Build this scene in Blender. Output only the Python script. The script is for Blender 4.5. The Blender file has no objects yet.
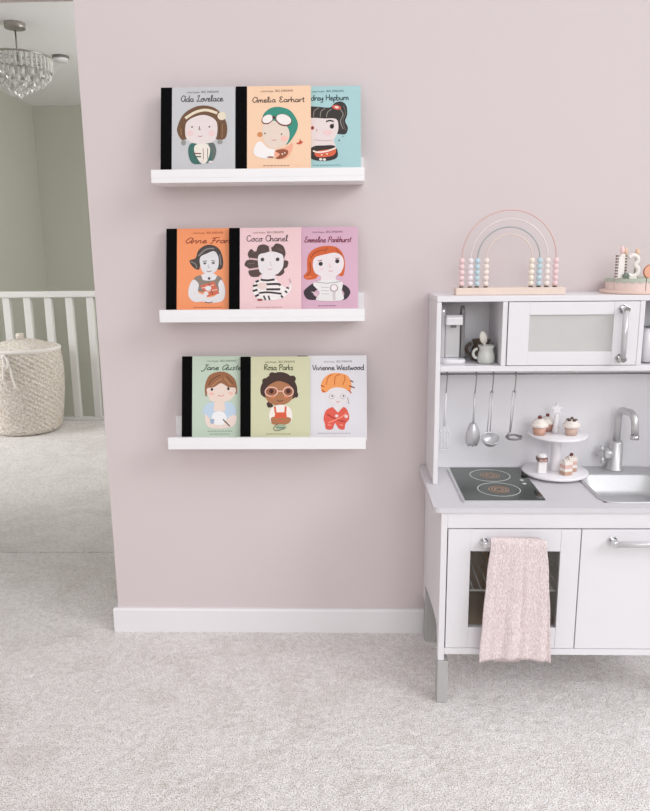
import bpy, bmesh, math, random
from mathutils import Vector, Matrix
random.seed(7)
C = bpy.context.scene.collection
PI = math.pi

# ------------------------------------------------------------ camera, world, light, exposure
def setup():
    cam = bpy.data.cameras.new('camera'); co = bpy.data.objects.new('camera', cam); C.objects.link(co)
    cam.sensor_fit = 'HORIZONTAL'; cam.sensor_width = 36.0; cam.lens = 727.03 * 36 / 650
    cam.clip_start = 0.02
    R = Vector((0.99958403, 0.02733586, -0.00919336))
    U = Vector((0.0032891, 0.2086366, 0.97798771))
    F = Vector((-0.02865221, 0.97761113, -0.2084599))
    m = Matrix((( R.x, U.x, -F.x, 0), (R.y, U.y, -F.y, -2.0644), (R.z, U.z, -F.z, 1.1559), (0, 0, 0, 1)))
    co.matrix_world = m
    sc = bpy.context.scene; sc.camera = co
    vs = sc.view_settings
    vs.view_transform = 'Standard'; vs.look = 'None'; vs.gamma = 1.0; vs.use_curve_mapping = False
    vs.exposure = EXPOSURE
    w = bpy.data.worlds.new('world'); sc.world = w; w.use_nodes = True
    bg = w.node_tree.nodes['Background']
    # soft room light: brighter from above, dimmer from low down
    nt = w.node_tree; tc = nt.nodes.new('ShaderNodeTexCoord'); sp = nt.nodes.new('ShaderNodeSeparateXYZ'); rp = nt.nodes.new('ShaderNodeValToRGB')
    mr = nt.nodes.new('ShaderNodeMapRange'); mr.inputs['From Min'].default_value = -1; mr.inputs['From Max'].default_value = 1
    nt.links.new(tc.outputs['Generated'], sp.inputs[0]); nt.links.new(sp.outputs['Z'], mr.inputs['Value']); nt.links.new(mr.outputs[0], rp.inputs[0])
    e = rp.color_ramp.elements; e[0].position = 0.46; e[1].position = 0.78
    e[0].color = LOW; e[1].color = WORLD_COL
    nt.links.new(rp.outputs[0], bg.inputs[0]); bg.inputs[1].default_value = WORLD
def area(name, loc, target, sx, sy, power, col):
    l = bpy.data.lights.new(name, 'AREA'); l.shape = 'RECTANGLE'; l.size = sx; l.size_y = sy
    l.energy = power; l.color = col
    o = bpy.data.objects.new(name, l); C.objects.link(o); o.location = loc
    d = Vector(target) - Vector(loc); o.rotation_euler = d.to_track_quat('-Z', 'Y').to_euler()
    return o
EXPOSURE = -0.17
WORLD = 1.10
LOW = (0.40, 0.375, 0.345, 1)
WORLD_COL = (0.985, 0.985, 1.0, 1)
setup()
area('window_daylight', (5.6, -4.05, 4.4), (0.0, 0.0, 0.6), 3.4, 3.2, 235, (0.965, 0.965, 1.0))
area('front_fill', (1.0, -6.4, 2.5), (0.4, 0.0, 0.7), 2.6, 1.8, 92, (0.98, 0.98, 1.0))  # unseen fill light added behind the camera to brighten splashback and cubby
area('hall_daylight', (-4.6, 1.25, 1.75), (-1.2, 2.1, 0.9), 1.2, 1.6, 80, (1.0, 0.985, 1.0))

area('hall_fill', (0.40, 2.3, 1.7), (-2.4, 4.4, 1.9), 1.2, 1.2, 42, (1.0, 0.99, 0.98))  # unseen fill light added inside the hall to lift its ceiling and walls

# ------------------------------------------------------------ materials
def lin(c):
    r = []
    for v in c[:3]:
        v /= 255.0
        r.append(v / 12.92 if v <= 0.04045 else ((v + 0.055) / 1.055) ** 2.4)
    return (r[0], r[1], r[2], 1.0)
MATS = {}
def mat(name, col, rough=0.5, metal=0.0, spec=0.5, trans=0.0, alpha=1.0, bump=None, var=None, coat=0.0):
    """procedural material: base colour with optional noise variation and noise bump"""
    if name in MATS: return MATS[name]
    m = bpy.data.materials.new(name); m.use_nodes = True
    nt = m.node_tree; b = nt.nodes['Principled BSDF']
    c = lin(col)
    b.inputs['Base Color'].default_value = c
    b.inputs['Roughness'].default_value = rough; b.inputs['Metallic'].default_value = metal
    b.inputs['Specular IOR Level'].default_value = spec
    b.inputs['Transmission Weight'].default_value = trans; b.inputs['Alpha'].default_value = alpha
    b.inputs['Coat Weight'].default_value = coat
    tc = nt.nodes.new('ShaderNodeTexCoord')
    sc_, amt = var if var else (30.0, 0.03)
    n = nt.nodes.new('ShaderNodeTexNoise'); n.inputs['Scale'].default_value = sc_; n.inputs['Detail'].default_value = 4
    nt.links.new(tc.outputs['Object'], n.inputs['Vector'])
    mx = nt.nodes.new('ShaderNodeMix'); mx.data_type = 'RGBA'
    mx.inputs[6].default_value = tuple(min(1, x * (1 + amt)) for x in c[:3]) + (1,)
    mx.inputs[7].default_value = tuple(x * (1 - amt) for x in c[:3]) + (1,)
    nt.links.new(n.outputs['Fac'], mx.inputs[0]); nt.links.new(mx.outputs[2], b.inputs['Base Color'])
    if bump:
        n2 = nt.nodes.new('ShaderNodeTexNoise'); n2.inputs['Scale'].default_value = bump[0]; n2.inputs['Detail'].default_value = 3
        nt.links.new(tc.outputs['Object'], n2.inputs['Vector'])
        bp = nt.nodes.new('ShaderNodeBump'); bp.inputs['Strength'].default_value = bump[1]; bp.inputs['Distance'].default_value = bump[2]
        nt.links.new(n2.outputs['Fac'], bp.inputs['Height']); nt.links.new(bp.outputs[0], b.inputs['Normal'])
    MATS[name] = m
    return m
def ink(col, rough=0.55):
    k = 'ink_%d_%d_%d' % tuple(col)
    return mat(k, col, rough, spec=0.3, var=(220, 0.05))

def carpet_material():
    m = bpy.data.materials.new('carpet'); m.use_nodes = True; nt = m.node_tree
    b = nt.nodes['Principled BSDF']; b.inputs['Roughness'].default_value = 0.95; b.inputs['Specular IOR Level'].default_value = 0.1
    b.inputs['Sheen Weight'].default_value = 0.15
    tc = nt.nodes.new('ShaderNodeTexCoord')
    def noise(s, d, dist=0.0):
        n = nt.nodes.new('ShaderNodeTexNoise'); n.inputs['Scale'].default_value = s; n.inputs['Detail'].default_value = d
        n.inputs['Distortion'].default_value = dist
        nt.links.new(tc.outputs['Object'], n.inputs['Vector']); return n
    def ramp(src, p0, c0, p1, c1):
        r = nt.nodes.new('ShaderNodeValToRGB'); r.color_ramp.elements[0].position = p0; r.color_ramp.elements[1].position = p1
        r.color_ramp.elements[0].color = c0; r.color_ramp.elements[1].color = c1
        nt.links.new(src.outputs['Fac'], r.inputs[0]); return r
    def mul(a, b_, f=1.0):
        x = nt.nodes.new('ShaderNodeMix'); x.data_type = 'RGBA'; x.blend_type = 'MULTIPLY'; x.inputs[0].default_value = f
        nt.links.new(a, x.inputs[6]); nt.links.new(b_, x.inputs[7]); return x.outputs[2]
    fine = ramp(noise(330, 3), 0.34, lin((182, 163, 140)), 0.54, lin((254, 254, 255)))
    nap = ramp(noise(5.5, 7, 1.3), 0.36, (0.91, 0.90, 0.89, 1), 0.56, (1, 1, 1, 1))
    mid = ramp(noise(60, 5), 0.35, (0.86, 0.85, 0.84, 1), 0.6, (1, 1, 1, 1))
    c = mul(mul(fine.outputs[0], nap.outputs[0]), mid.outputs[0])
    nt.links.new(c, b.inputs['Base Color'])
    n2 = noise(230, 3); n3 = noise(28, 4, 0.5)
    ad = nt.nodes.new('ShaderNodeMath'); ad.operation = 'MULTIPLY_ADD'; ad.inputs[1].default_value = 2.0
    nt.links.new(n3.outputs['Fac'], ad.inputs[0]); nt.links.new(n2.outputs['Fac'], ad.inputs[2])
    bp = nt.nodes.new('ShaderNodeBump'); bp.inputs['Strength'].default_value = 0.8; bp.inputs['Distance'].default_value = 0.006
    nt.links.new(ad.outputs[0], bp.inputs['Height']); nt.links.new(bp.outputs[0], b.inputs['Normal'])
    return m

M = {}
M['wall'] = mat('pink_wall_paint', (214, 203, 203), 0.85, spec=0.25, bump=(400, 0.08, 0.001), var=(3, 0.015))
M['hallwall'] = mat('grey_hall_paint', (200, 201, 190), 0.85, spec=0.25, bump=(400, 0.08, 0.001), var=(3, 0.02))
M['ceil'] = mat('ceiling_paint', (248, 247, 248), 0.9, spec=0.2, var=(5, 0.01))
M['trim'] = mat('white_trim_paint', (234, 232, 234), 0.45, var=(8, 0.01))
M['white'] = mat('white_lacquer', (230, 228, 231), 0.35, var=(10, 0.012))
M['ledge'] = mat('white_ledge', (240, 239, 240), 0.4, var=(10, 0.01))
M['rail'] = mat('white_gloss_rail', (222, 221, 218), 0.35, var=(10, 0.01))
M['counter'] = mat('grey_counter', (214, 211, 215), 0.45, var=(60, 0.02))
M['splash'] = mat('backsplash_white', (242, 241, 244), 0.3, var=(12, 0.015))
M['seam'] = mat('shadow_gap', (120, 116, 118), 0.8)
M['legcap'] = mat('grey_plastic', (178, 178, 176), 0.5)
M['steel'] = mat('brushed_steel', (212, 212, 212), 0.42, 0.75, var=(90, 0.05))
M['silver'] = mat('silver_plastic', (208, 207, 209), 0.28, 0.35)
M['chrome'] = mat('chrome', (215, 215, 216), 0.12, 1.0)
M['wire'] = mat('grey_wire', (156, 155, 157), 0.35, 0.7)
M['glassblack'] = mat('dark_green_glass', (46, 56, 50), 0.05, var=(20, 0.05))
M['sink'] = mat('sink_steel', (208, 208, 209), 0.5, 0.7, var=(90, 0.04))
M['alu'] = mat('aluminium_tray', (214, 214, 216), 0.3, 0.5)
M['ring'] = mat('white_print', (215, 218, 212), 0.4)
M['coil'] = mat('warm_coil_print', (150, 118, 92), 0.3, var=(120, 0.35))
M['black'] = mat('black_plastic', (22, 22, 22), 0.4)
M['blackcloth'] = mat('black_book_cloth', (9, 9, 10), 0.9, bump=(900, 0.3, 0.0006), spec=0.08)
M['page'] = mat('paper', (236, 232, 224), 0.8)
M['wood'] = mat('pale_wood', (230, 211, 198), 0.55, var=(25, 0.07))
M['mug'] = mat('pale_glaze', (200, 202, 196), 0.25)
M['brownmug'] = mat('brown_glaze', (98, 82, 70), 0.3)
M['inside'] = mat('interior_board', (206, 176, 144), 0.7, var=(40, 0.12))
M['basket'] = None

# ------------------------------------------------------------ mesh helpers
class MB:
    """collects shapes, builds ONE mesh object"""
    def __init__(s): s.v = []; s.f = []; s.mi = []; s.sm = []
    def add(s, vs, fs, mi=0, smooth=False):
        o = len(s.v); s.v += [tuple(p) for p in vs]
        for f in fs: s.f.append([o + i for i in f]); s.mi.append(mi); s.sm.append(smooth)
        return s
    def box(s, x0, x1, y0, y1, z0, z1, mi=0):
        v = [(x, y, z) for z in (z0, z1) for y in (y0, y1) for x in (x0, x1)]
        return s.add(v, [(0, 2, 3, 1), (4, 5, 7, 6), (0, 1, 5, 4), (2, 6, 7, 3), (0, 4, 6, 2), (1, 3, 7, 5)], mi)
    def prism(s, pts, axis, a, b, mi=0, smooth=False):
        """pts 2d outline; axis 'x': pts=(y,z), 'y': pts=(x,z), 'z': pts=(x,y)"""
        def P(p, t): return {'x': (t, p[0], p[1]), 'y': (p[0], t, p[1]), 'z': (p[0], p[1], t)}[axis]
        n = len(pts); v = [P(p, a) for p in pts] + [P(p, b) for p in pts]
        s.add(v, [list(range(n))[::-1], list(range(n, 2 * n))], mi)
        o = len(s.v) - 2 * n
        for i in range(n):
            j = (i + 1) % n; s.f.append([o + i, o + j, o + n + j, o + n + i]); s.mi.append(mi); s.sm.append(smooth)
        return s
    def tube(s, pts, r, n=10, mi=0, closed=False, cap=True):
        pts = [Vector(p) for p in pts]; k = len(pts)
        rr = r if isinstance(r, (list, tuple)) else [r] * k
        v = []; up = None
        for i, p in enumerate(pts):
            if closed: t = pts[(i + 1) % k] - pts[i - 1]
            else: t = pts[min(i + 1, k - 1)] - pts[max(i - 1, 0)]
            t.normalize()
            if up is None:
                up = Vector((0, 0, 1)) if abs(t.z) < 0.9 else Vector((1, 0, 0))
            a = up - t * up.dot(t)
            if a.length < 1e-5: a = t.orthogonal()
            a.normalize(); up = a; b = t.cross(a)
            for j in range(n):
                q = 2 * PI * j / n; v.append(p + (a * math.cos(q) + b * math.sin(q)) * rr[i])
        f = []
        for i in range(k if closed else k - 1):
            i2 = (i + 1) % k
            for j in range(n):
                j2 = (j + 1) % n; f.append((i * n + j, i * n + j2, i2 * n + j2, i2 * n + j))
        s.add(v, f, mi, True)
        if cap and not closed:
            s.add(v[:n], [list(range(n))[::-1]], mi); s.add(v[-n:], [list(range(n))], mi)
        return s
    def lathe(s, prof, c=(0, 0, 0), n=24, mi=0, axis='z', fl=None, smooth=True, cap=True):
        """prof: (r, h) list; fl(angle, r, h) -> r for fluting"""
        v = []; k = len(prof)
        for (r, h) in prof:
            for j in range(n):
                q = 2 * PI * j / n; r2 = fl(q, r, h) if fl else r
                a, b = r2 * math.cos(q), r2 * math.sin(q)
                p = {'z': (a, b, h), 'y': (a, h, b), 'x': (h, a, b)}[axis]
                v.append((c[0] + p[0], c[1] + p[1], c[2] + p[2]))
        f = []
        for i in range(k - 1):
            for j in range(n):
                j2 = (j + 1) % n; f.append((i * n + j, i * n + j2, (i + 1) * n + j2, (i + 1) * n + j))
        s.add(v, f, mi, smooth)
        if cap:
            if prof[0][0] > 1e-5: s.add(v[:n], [list(range(n))[::-1]], mi)
            if prof[-1][0] > 1e-5: s.add(v[-n:], [list(range(n))], mi)
        return s
    def ball(s, c, r, n=14, mi=0, sx=1, sy=1, sz=1):
        pr = [(max(1e-6, math.sin(PI * i / (n // 2))), -math.cos(PI * i / (n // 2))) for i in range(n // 2 + 1)]
        v = []; f = []
        for (a, h) in pr:
            for j in range(n):
                q = 2 * PI * j / n
                v.append((c[0] + r * sx * a * math.cos(q), c[1] + r * sy * a * math.sin(q), c[2] + r * sz * h))
        for i in range(len(pr) - 1):
            for j in range(n):
                j2 = (j + 1) % n; f.append((i * n + j, i * n + j2, (i + 1) * n + j2, (i + 1) * n + j))
        return s.add(v, f, mi, True)
    def loft(s, loops, mi=0, smooth=True, cap0=False, cap1=False):
        n = len(loops[0]); v = [p for l in loops for p in l]; f = []
        for i in range(len(loops) - 1):
            for j in range(n):
                j2 = (j + 1) % n; f.append((i * n + j, i * n + j2, (i + 1) * n + j2, (i + 1) * n + j))
        s.add(v, f, mi, smooth)
        if cap0: s.add(loops[0], [list(range(n))[::-1]], mi)
        if cap1: s.add(loops[-1], [list(range(n))], mi)
        return s
    def build(s, name, mats, parent=None, bevel=0, seg=2, rel=True, origin=None):
        me = bpy.data.meshes.new(name)
        off = Vector((0, 0, 0))
        if parent is not None and rel:
            off = root_loc(parent)
        elif origin is not None: off = Vector(origin)
        me.from_pydata([tuple(Vector(p) - off) for p in s.v], [], s.f)
        for m in (mats if isinstance(mats, (list, tuple)) else [mats]): me.materials.append(m)
        for p, mi, sm in zip(me.polygons, s.mi, s.sm): p.material_index = mi; p.use_smooth = sm
        bm = bmesh.new(); bm.from_mesh(me)
        bmesh.ops.remove_doubles(bm, verts=bm.verts, dist=1e-6)
        bmesh.ops.recalc_face_normals(bm, faces=bm.faces); bm.to_mesh(me); bm.free()
        o = bpy.data.objects.new(name, me); C.objects.link(o)
        if parent is not None: o.parent = parent
        elif origin is not None: o.location = origin
        if bevel:
            b = o.modifiers.new('bevel', 'BEVEL'); b.width = bevel; b.segments = seg; b.limit_method = 'ANGLE'; b.angle_limit = 0.9
            b.harden_normals = False
        return o
ROOT = {}
def root_loc(o):
    v = Vector((0, 0, 0))
    while o is not None: v = v + o.location; o = o.parent
    return v
def tag(o, label=None, cat=None, group=None, kind=None):
    if label: o['label'] = label
    if cat: o['category'] = cat
    if group: o['group'] = group
    if kind: o['kind'] = kind
    return o
def thing(name, loc, label, cat, group=None):
    o = bpy.data.objects.new(name, None); C.objects.link(o); o.location = loc; o.empty_display_size = 0.05
    return tag(o, label, cat, group)
def arc(c, r, a0, a1, n, plane='xz', k=1.0):
    out = []
    for i in range(n + 1):
        q = a0 + (a1 - a0) * i / n; a, b = r * math.cos(q), r * math.sin(q) * k
        out.append({'xz': (c[0] + a, c[1], c[2] + b), 'yz': (c[0], c[1] + a, c[2] + b), 'xy': (c[0] + a, c[1] + b, c[2])}[plane])
    return out
def rrect(x0, x1, y0, y1, r, z, n=6):
    out = []
    for cx, cy, a in ((x1 - r, y1 - r, 0), (x0 + r, y1 - r, PI / 2), (x0 + r, y0 + r, PI), (x1 - r, y0 + r, 1.5 * PI)):
        for i in range(n + 1):
            q = a + PI / 2 * i / n; out.append((cx + r * math.cos(q), cy + r * math.sin(q), z))
    return out
def spline(pts, closed=False, k=6):
    n = len(pts); out = []
    rng = range(n) if closed else range(n - 1)
    for i in rng:
        if closed: p = [pts[(i + d) % n] for d in (-1, 0, 1, 2)]
        else: p = [pts[max(0, min(n - 1, i + d))] for d in (-1, 0, 1, 2)]
        for j in range(k):
            t = j / k
            out.append(tuple(0.5 * (2 * p[1][a] + (p[2][a] - p[0][a]) * t + (2 * p[0][a] - 5 * p[1][a] + 4 * p[2][a] - p[3][a]) * t * t
                       + (3 * p[1][a] - p[0][a] - 3 * p[2][a] + p[3][a]) * t ** 3) for a in range(len(pts[0]))))
    if not closed: out.append(tuple(pts[-1]))
    return out

# ------------------------------------------------------------ setting
carpet = carpet_material()
def grid_floor(name, x0, x1, y0, y1, step, z):
    nx = int((x1 - x0) / step); ny = int((y1 - y0) / step)
    v = [(x0 + (x1 - x0) * i / nx, y0 + (y1 - y0) * j / ny, z) for j in range(ny + 1) for i in range(nx + 1)]
    f = [(j * (nx + 1) + i, j * (nx + 1) + i + 1, (j + 1) * (nx + 1) + i + 1, (j + 1) * (nx + 1) + i) for j in range(ny) for i in range(nx)]
    o = MB().add(v, f, 0, True).build(name, carpet)
    return tag(o, kind='structure')
WX = -0.710
b = MB(); b.box(-2.8, 2.8, -2.9, 0.588, -0.05, 0)
tag(b.build('floor', carpet), kind='structure')
b = MB(); b.box(-2.8, 0.6, 0.596, 2.935, -0.05, 0)
tag(b.build('floor_hall', carpet), kind='structure')
M['seamdark'] = mat('carpet_joint', (88, 80, 70), 0.9)
tag(MB().box(-2.8, 0.6, 0.588, 0.596, -0.05, -0.006).build('trim_1', M['seamdark']), kind='structure')
b = MB(); b.box(WX, 2.8, 0, 0.11, 0, 2.45); b.box(-1.62, WX, 0, 0.11, 1.8346, 2.45); b.box(-2.8, -1.62, 0, 0.11, 0, 2.45)
tag(b.build('wall_back', M['wall']), kind='structure')
# skirting with a small chamfer along its top, wrapped round the wall's free end
b = MB()
prof = [(0, 0), (-0.013, 0), (-0.013, 0.071), (-0.009, 0.077), (0, 0.077)]
b.prism(prof, 'x', WX - 0.013, 2.8)
b.prism([(WX, 0), (WX - 0.013, 0), (WX - 0.013, 0.071), (WX - 0.009, 0.077), (WX, 0.077)], 'y', 0.0, 0.123)
tag(b.build('baseboard_back', M['trim']), kind='structure')
tag(MB().box(-1.74, -1.62, -2.9, 0, 0, 2.45).build('wall_side', M['wall']), kind='structure')
# hall: left wall with an open doorway (daylight comes through it), back wall of the stairwell, right wall, ceiling
b = MB(); b.box(-2.80, -2.70, 0.11, 1.12, 0, 2.4); b.box(-2.80, -2.70, 1.12, 2.75, 2.05, 2.4); b.box(-2.80, -2.70, 2.75, 4.54, -1.6, 2.4)
tag(b.build('wall_left', M['hallwall']), kind='structure')
tag(MB().box(-2.80, 0.7, 4.54, 4.64, -1.6, 2.4).build('wall_far', M['hallwall']), kind='structure')
tag(MB().box(0.6, 0.7, 0.11, 4.54, -1.6, 2.4).build('wall_right', M['hallwall']), kind='structure')
tag(MB().box(-2.80, 0.7, 0.11, 4.64, 2.4, 2.45).build('ceiling', M['ceil']), kind='structure')
tag(MB().box(-2.7, 0.6, 2.9, 4.54, -1.65, -1.6).build('floor_stairwell', carpet), kind='structure')

# ------------------------------------------------------------ banister in the hall
def banister():
    Y = 2.90
    r = thing('stair_banister', (-1.2, Y, 0), 'white painted banister with square balusters at the end of the hall', 'banister')
    MB().box(-2.7, 0.6, Y - 0.03, Y + 0.03, 0.860, 0.902).build('handrail', M['rail'], r, 0.006)
    MB().box(-2.7, 0.6, Y - 0.03, Y + 0.03, 0.0, 0.022).build('base_rail', M['rail'], r, 0.004)
    for i in range(-2, 8):
        x = -2.321 + 0.1445 * i
        if x < -2.66: continue
        MB().box(x - 0.024, x + 0.024, Y - 0.02, Y + 0.02, 0.022, 0.860).build('baluster', M['rail'], r, 0.003)
banister()

# ------------------------------------------------------------ laundry basket
def basket_mat():
    m = bpy.data.materials.new('woven_rope'); m.use_nodes = True; nt = m.node_tree; b = nt.nodes['Principled BSDF']
    b.inputs['Roughness'].default_value = 0.9
    tc = nt.nodes.new('ShaderNodeTexCoord')
    n = nt.nodes.new('ShaderNodeTexNoise'); n.inputs['Scale'].default_value = 90; n.inputs['Detail'].default_value = 4
    mp = nt.nodes.new('ShaderNodeMapping'); mp.inputs['Scale'].default_value = (1, 1, 1)
    nt.links.new(tc.outputs['Object'], mp.inputs[0]); nt.links.new(mp.outputs[0], n.inputs['Vector'])
    r = nt.nodes.new('ShaderNodeValToRGB'); r.color_ramp.elements[0].color = lin((188, 176, 158)); r.color_ramp.elements[1].color = lin((236, 230, 222))
    r.color_ramp.elements[0].position = 0.3; r.color_ramp.elements[1].position = 0.62
    nt.links.new(n.outputs['Fac'], r.inputs[0]); nt.links.new(r.outputs[0], b.inputs['Base Color'])
    return m
def basket():
    cx, cy = -2.125, 2.615
    r = thing('laundry_basket', (cx, cy, 0), 'round woven cream laundry basket with lid on the hall carpet', 'basket')
    bm = basket_mat()
    def weave(rad, h, q):           # wrapped coils with a diagonal twist
        return rad + 0.004 * abs(math.sin(PI * h / 0.013)) + 0.0045 * math.sin(30 * q + h * 190)
    n = 260; rows = 120; H = 0.535
    loops = []
    for i in range(rows + 1):
        t = i / rows; h = H * t
        rad = 0.198 + 0.050 * math.sin(PI * min(1, t * 0.62 + 0.05)) - 0.02 * max(0, t - 0.75)
        if t < 0.06: rad -= 0.018 * (1 - t / 0.06) ** 2
        loops.append([(cx + weave(rad, h, 2 * PI * j / n) * math.cos(2 * PI * j / n), cy + weave(rad, h, 2 * PI * j / n) * math.sin(2 * PI * j / n), h + 0.002) for j in range(n)])
    MB().loft(loops, 0, True, True, False).build('body', bm, r)
    rope = mat('white_rope', (236, 231, 226), 0.8, bump=(300, 0.3, 0.001))
    MB().tube(arc((cx, cy, H + 0.012), 0.234, 0, 2 * PI, 48, 'xy')[:-1], 0.014, 8, closed=True).build('rim', rope, r)
    loops = []
    for i in range(41):
        t = i / 40; rad = 0.232 * (1 - t) + 0.002
        loops.append([(cx + rad * math.cos(2 * PI * j / 140), cy + rad * math.sin(2 * PI * j / 140),
                       H + 0.016 + 0.055 * (1 - (1 - t) ** 2) + 0.003 * math.sin(2 * PI * t * 17) + 0.002 * math.sin(24 * 2 * PI * j / 140 + t * 60)) for j in range(140)])
    MB().loft(loops, 0, True, False, True).build('lid', bm, r)
    MB().lathe([(0.002, 0), (0.022, 0.002), (0.026, 0.02), (0.026, 0.036), (0.018, 0.044), (0.002, 0.046)], (cx, cy, H + 0.068), 18).build('lid_knob', bm, r)
    # cord tied in front: a knot and two hanging ends
    fx, fy = cx + 0.000, cy - 0.250
    k = MB(); z = H + 0.0
    k.ball((fx, fy - 0.006, z - 0.01), 0.016, 10, 0)
    k.tube(spline([(fx, fy - 0.006, z), (fx + 0.03, fy - 0.008, z - 0.06), (fx + 0.045, fy - 0.004, z - 0.16), (fx + 0.06, fy - 0.004, z - 0.205)]), 0.0065, 8)
    k.tube(spline([(fx, fy - 0.006, z), (fx + 0.0, fy - 0.014, z - 0.06), (fx - 0.01, fy - 0.012, z - 0.11), (fx - 0.015, fy - 0.012, z - 0.15)]), 0.0065, 8)
    k.tube(spline([(fx, fy - 0.006, z), (fx + 0.03, fy - 0.02, z - 0.03), (fx + 0.025, fy - 0.02, z - 0.075), (fx + 0.005, fy - 0.016, z - 0.05), (fx, fy - 0.01, z)]), 0.006, 8)
    k.build('tie_cord', rope, r)
basket()

# ------------------------------------------------------------ chandelier and smoke alarm
def chandelier():
    cx, cy = -1.820, 2.25
    r = thing('crystal_chandelier', (cx, cy, 2.4), 'crystal drum chandelier hanging from the hall ceiling', 'chandelier')
    nick = mat('satin_nickel', (176, 172, 166), 0.35, 0.8)
    cry = mat('crystal', (236, 236, 232), 0.08, 0.0, trans=0.35)
    cry2 = mat('crystal_bright', (240, 240, 236), 0.05, 0.0, trans=0.35)
    MB().lathe([(0.056, 2.370), (0.056, 2.4)], (cx - 0.0, cy, 0), 28).build('ceiling_rose', nick, r, 0.003)
    MB().tube([(cx, cy, 2.365), (cx, cy, 2.20)], 0.005, 8).build('rod', nick, r)
    zt, R = 2.222, 0.178
    MB().tube(arc((cx, cy, zt), R, 0, 2 * PI, 48, 'xy')[:-1], 0.0055, 8, closed=True).build('upper_ring', nick, r)
    MB().tube(arc((cx, cy, zt - 0.072), R * 0.98, 0, 2 * PI, 48, 'xy')[:-1], 0.004, 8, closed=True).build('lower_ring', nick, r)
    sp = MB()
    for k in range(6):
        q = PI * k / 3; sp.tube([(cx, cy, zt + 0.002), (cx + R * math.cos(q), cy + R * math.sin(q), zt)], 0.003, 6)
    sp.build('spoke_frame', nick, r)
    proto = None
    for k in range(40):
        q = 2 * PI * k / 40
        if proto is None:
            m = MB(); m.prism([(-0.009, 0), (-0.004, -0.006), (0.004, -0.006), (0.009, 0), (0.004, 0.005), (-0.004, 0.005)], 'z', -0.078, -0.006)
            proto = m.build('crystal_prism', cry, r, rel=False); o = proto
        else:
            o = proto.copy(); C.objects.link(o); o.parent = r
        o.location = (R * math.cos(q), R * math.sin(q), zt - 2.4); o.rotation_euler = (0, 0, q + PI / 2)
    proto = None
    for (rad, zz, n) in ((0.160, -0.098, 20), (0.126, -0.122, 16), (0.092, -0.146, 11), (0.055, -0.168, 7), (0.001, -0.190, 1)):
        for k in range(n):
            q = 2 * PI * k / n + rad * 9
            if proto is None:
                m = MB(); m.lathe([(0.001, 0.02), (0.005, 0.018), (0.015, 0.0), (0.011, -0.012), (0.001, -0.022)], (0, 0, 0), 8, smooth=False)
                proto = m.build('crystal_drop', cry2, r, rel=False); o = proto
            else:
                o = proto.copy(); C.objects.link(o); o.parent = r
            o.location = (rad * math.cos(q), rad * math.sin(q), zt - 2.4 + zz + random.uniform(-0.006, 0.006)); o.rotation_euler = (0, 0, q)
chandelier()
def alarm():
    c = (-1.835, 2.95, 2.4)
    r = thing('smoke_alarm', c, 'small round white smoke alarm on the hall ceiling behind the chandelier', 'smoke alarm')
    MB().lathe([(0.052, 2.385), (0.052, 2.4)], (c[0], c[1], 0), 24).build('base', mat('grey_base', (120, 118, 116), 0.6), r)
    MB().lathe([(0.002, 2.363), (0.038, 2.365), (0.048, 2.376), (0.048, 2.385)], (c[0], c[1], 0), 24).build('cover', M['trim'], r)
alarm()

# ------------------------------------------------------------ picture ledges
LEDGE = []
def ledge(x0, zt, label):
    r = thing('picture_ledge', (x0 + 0.275, 0, zt - 0.033), label, 'shelf', 'white picture ledges on the pink wall')
    x1 = x0 + 0.55
    MB().box(x0, x1, -0.12, -0.0005, zt - 0.033, zt - 0.021).build('base_board', M['ledge'], r, 0.0008)
    MB().box(x0, x1, -0.12, -0.108, zt - 0.021, zt).build('front_lip', M['ledge'], r, 0.0008)
    MB().box(x0, x1, -0.012, -0.0005, zt - 0.021, zt + 0.037).build('back_plate', M['ledge'], r, 0.0008)
ledge(-0.5005, 1.3632, 'top white picture ledge on the pink wall, holding the grey, peach and blue books')
ledge(-0.4991, 1.0037, 'middle white picture ledge on the pink wall, holding the orange and two pink books')
ledge(-0.4954, 0.6504, 'lowest white picture ledge on the pink wall, holding the two green and one white book')

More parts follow.
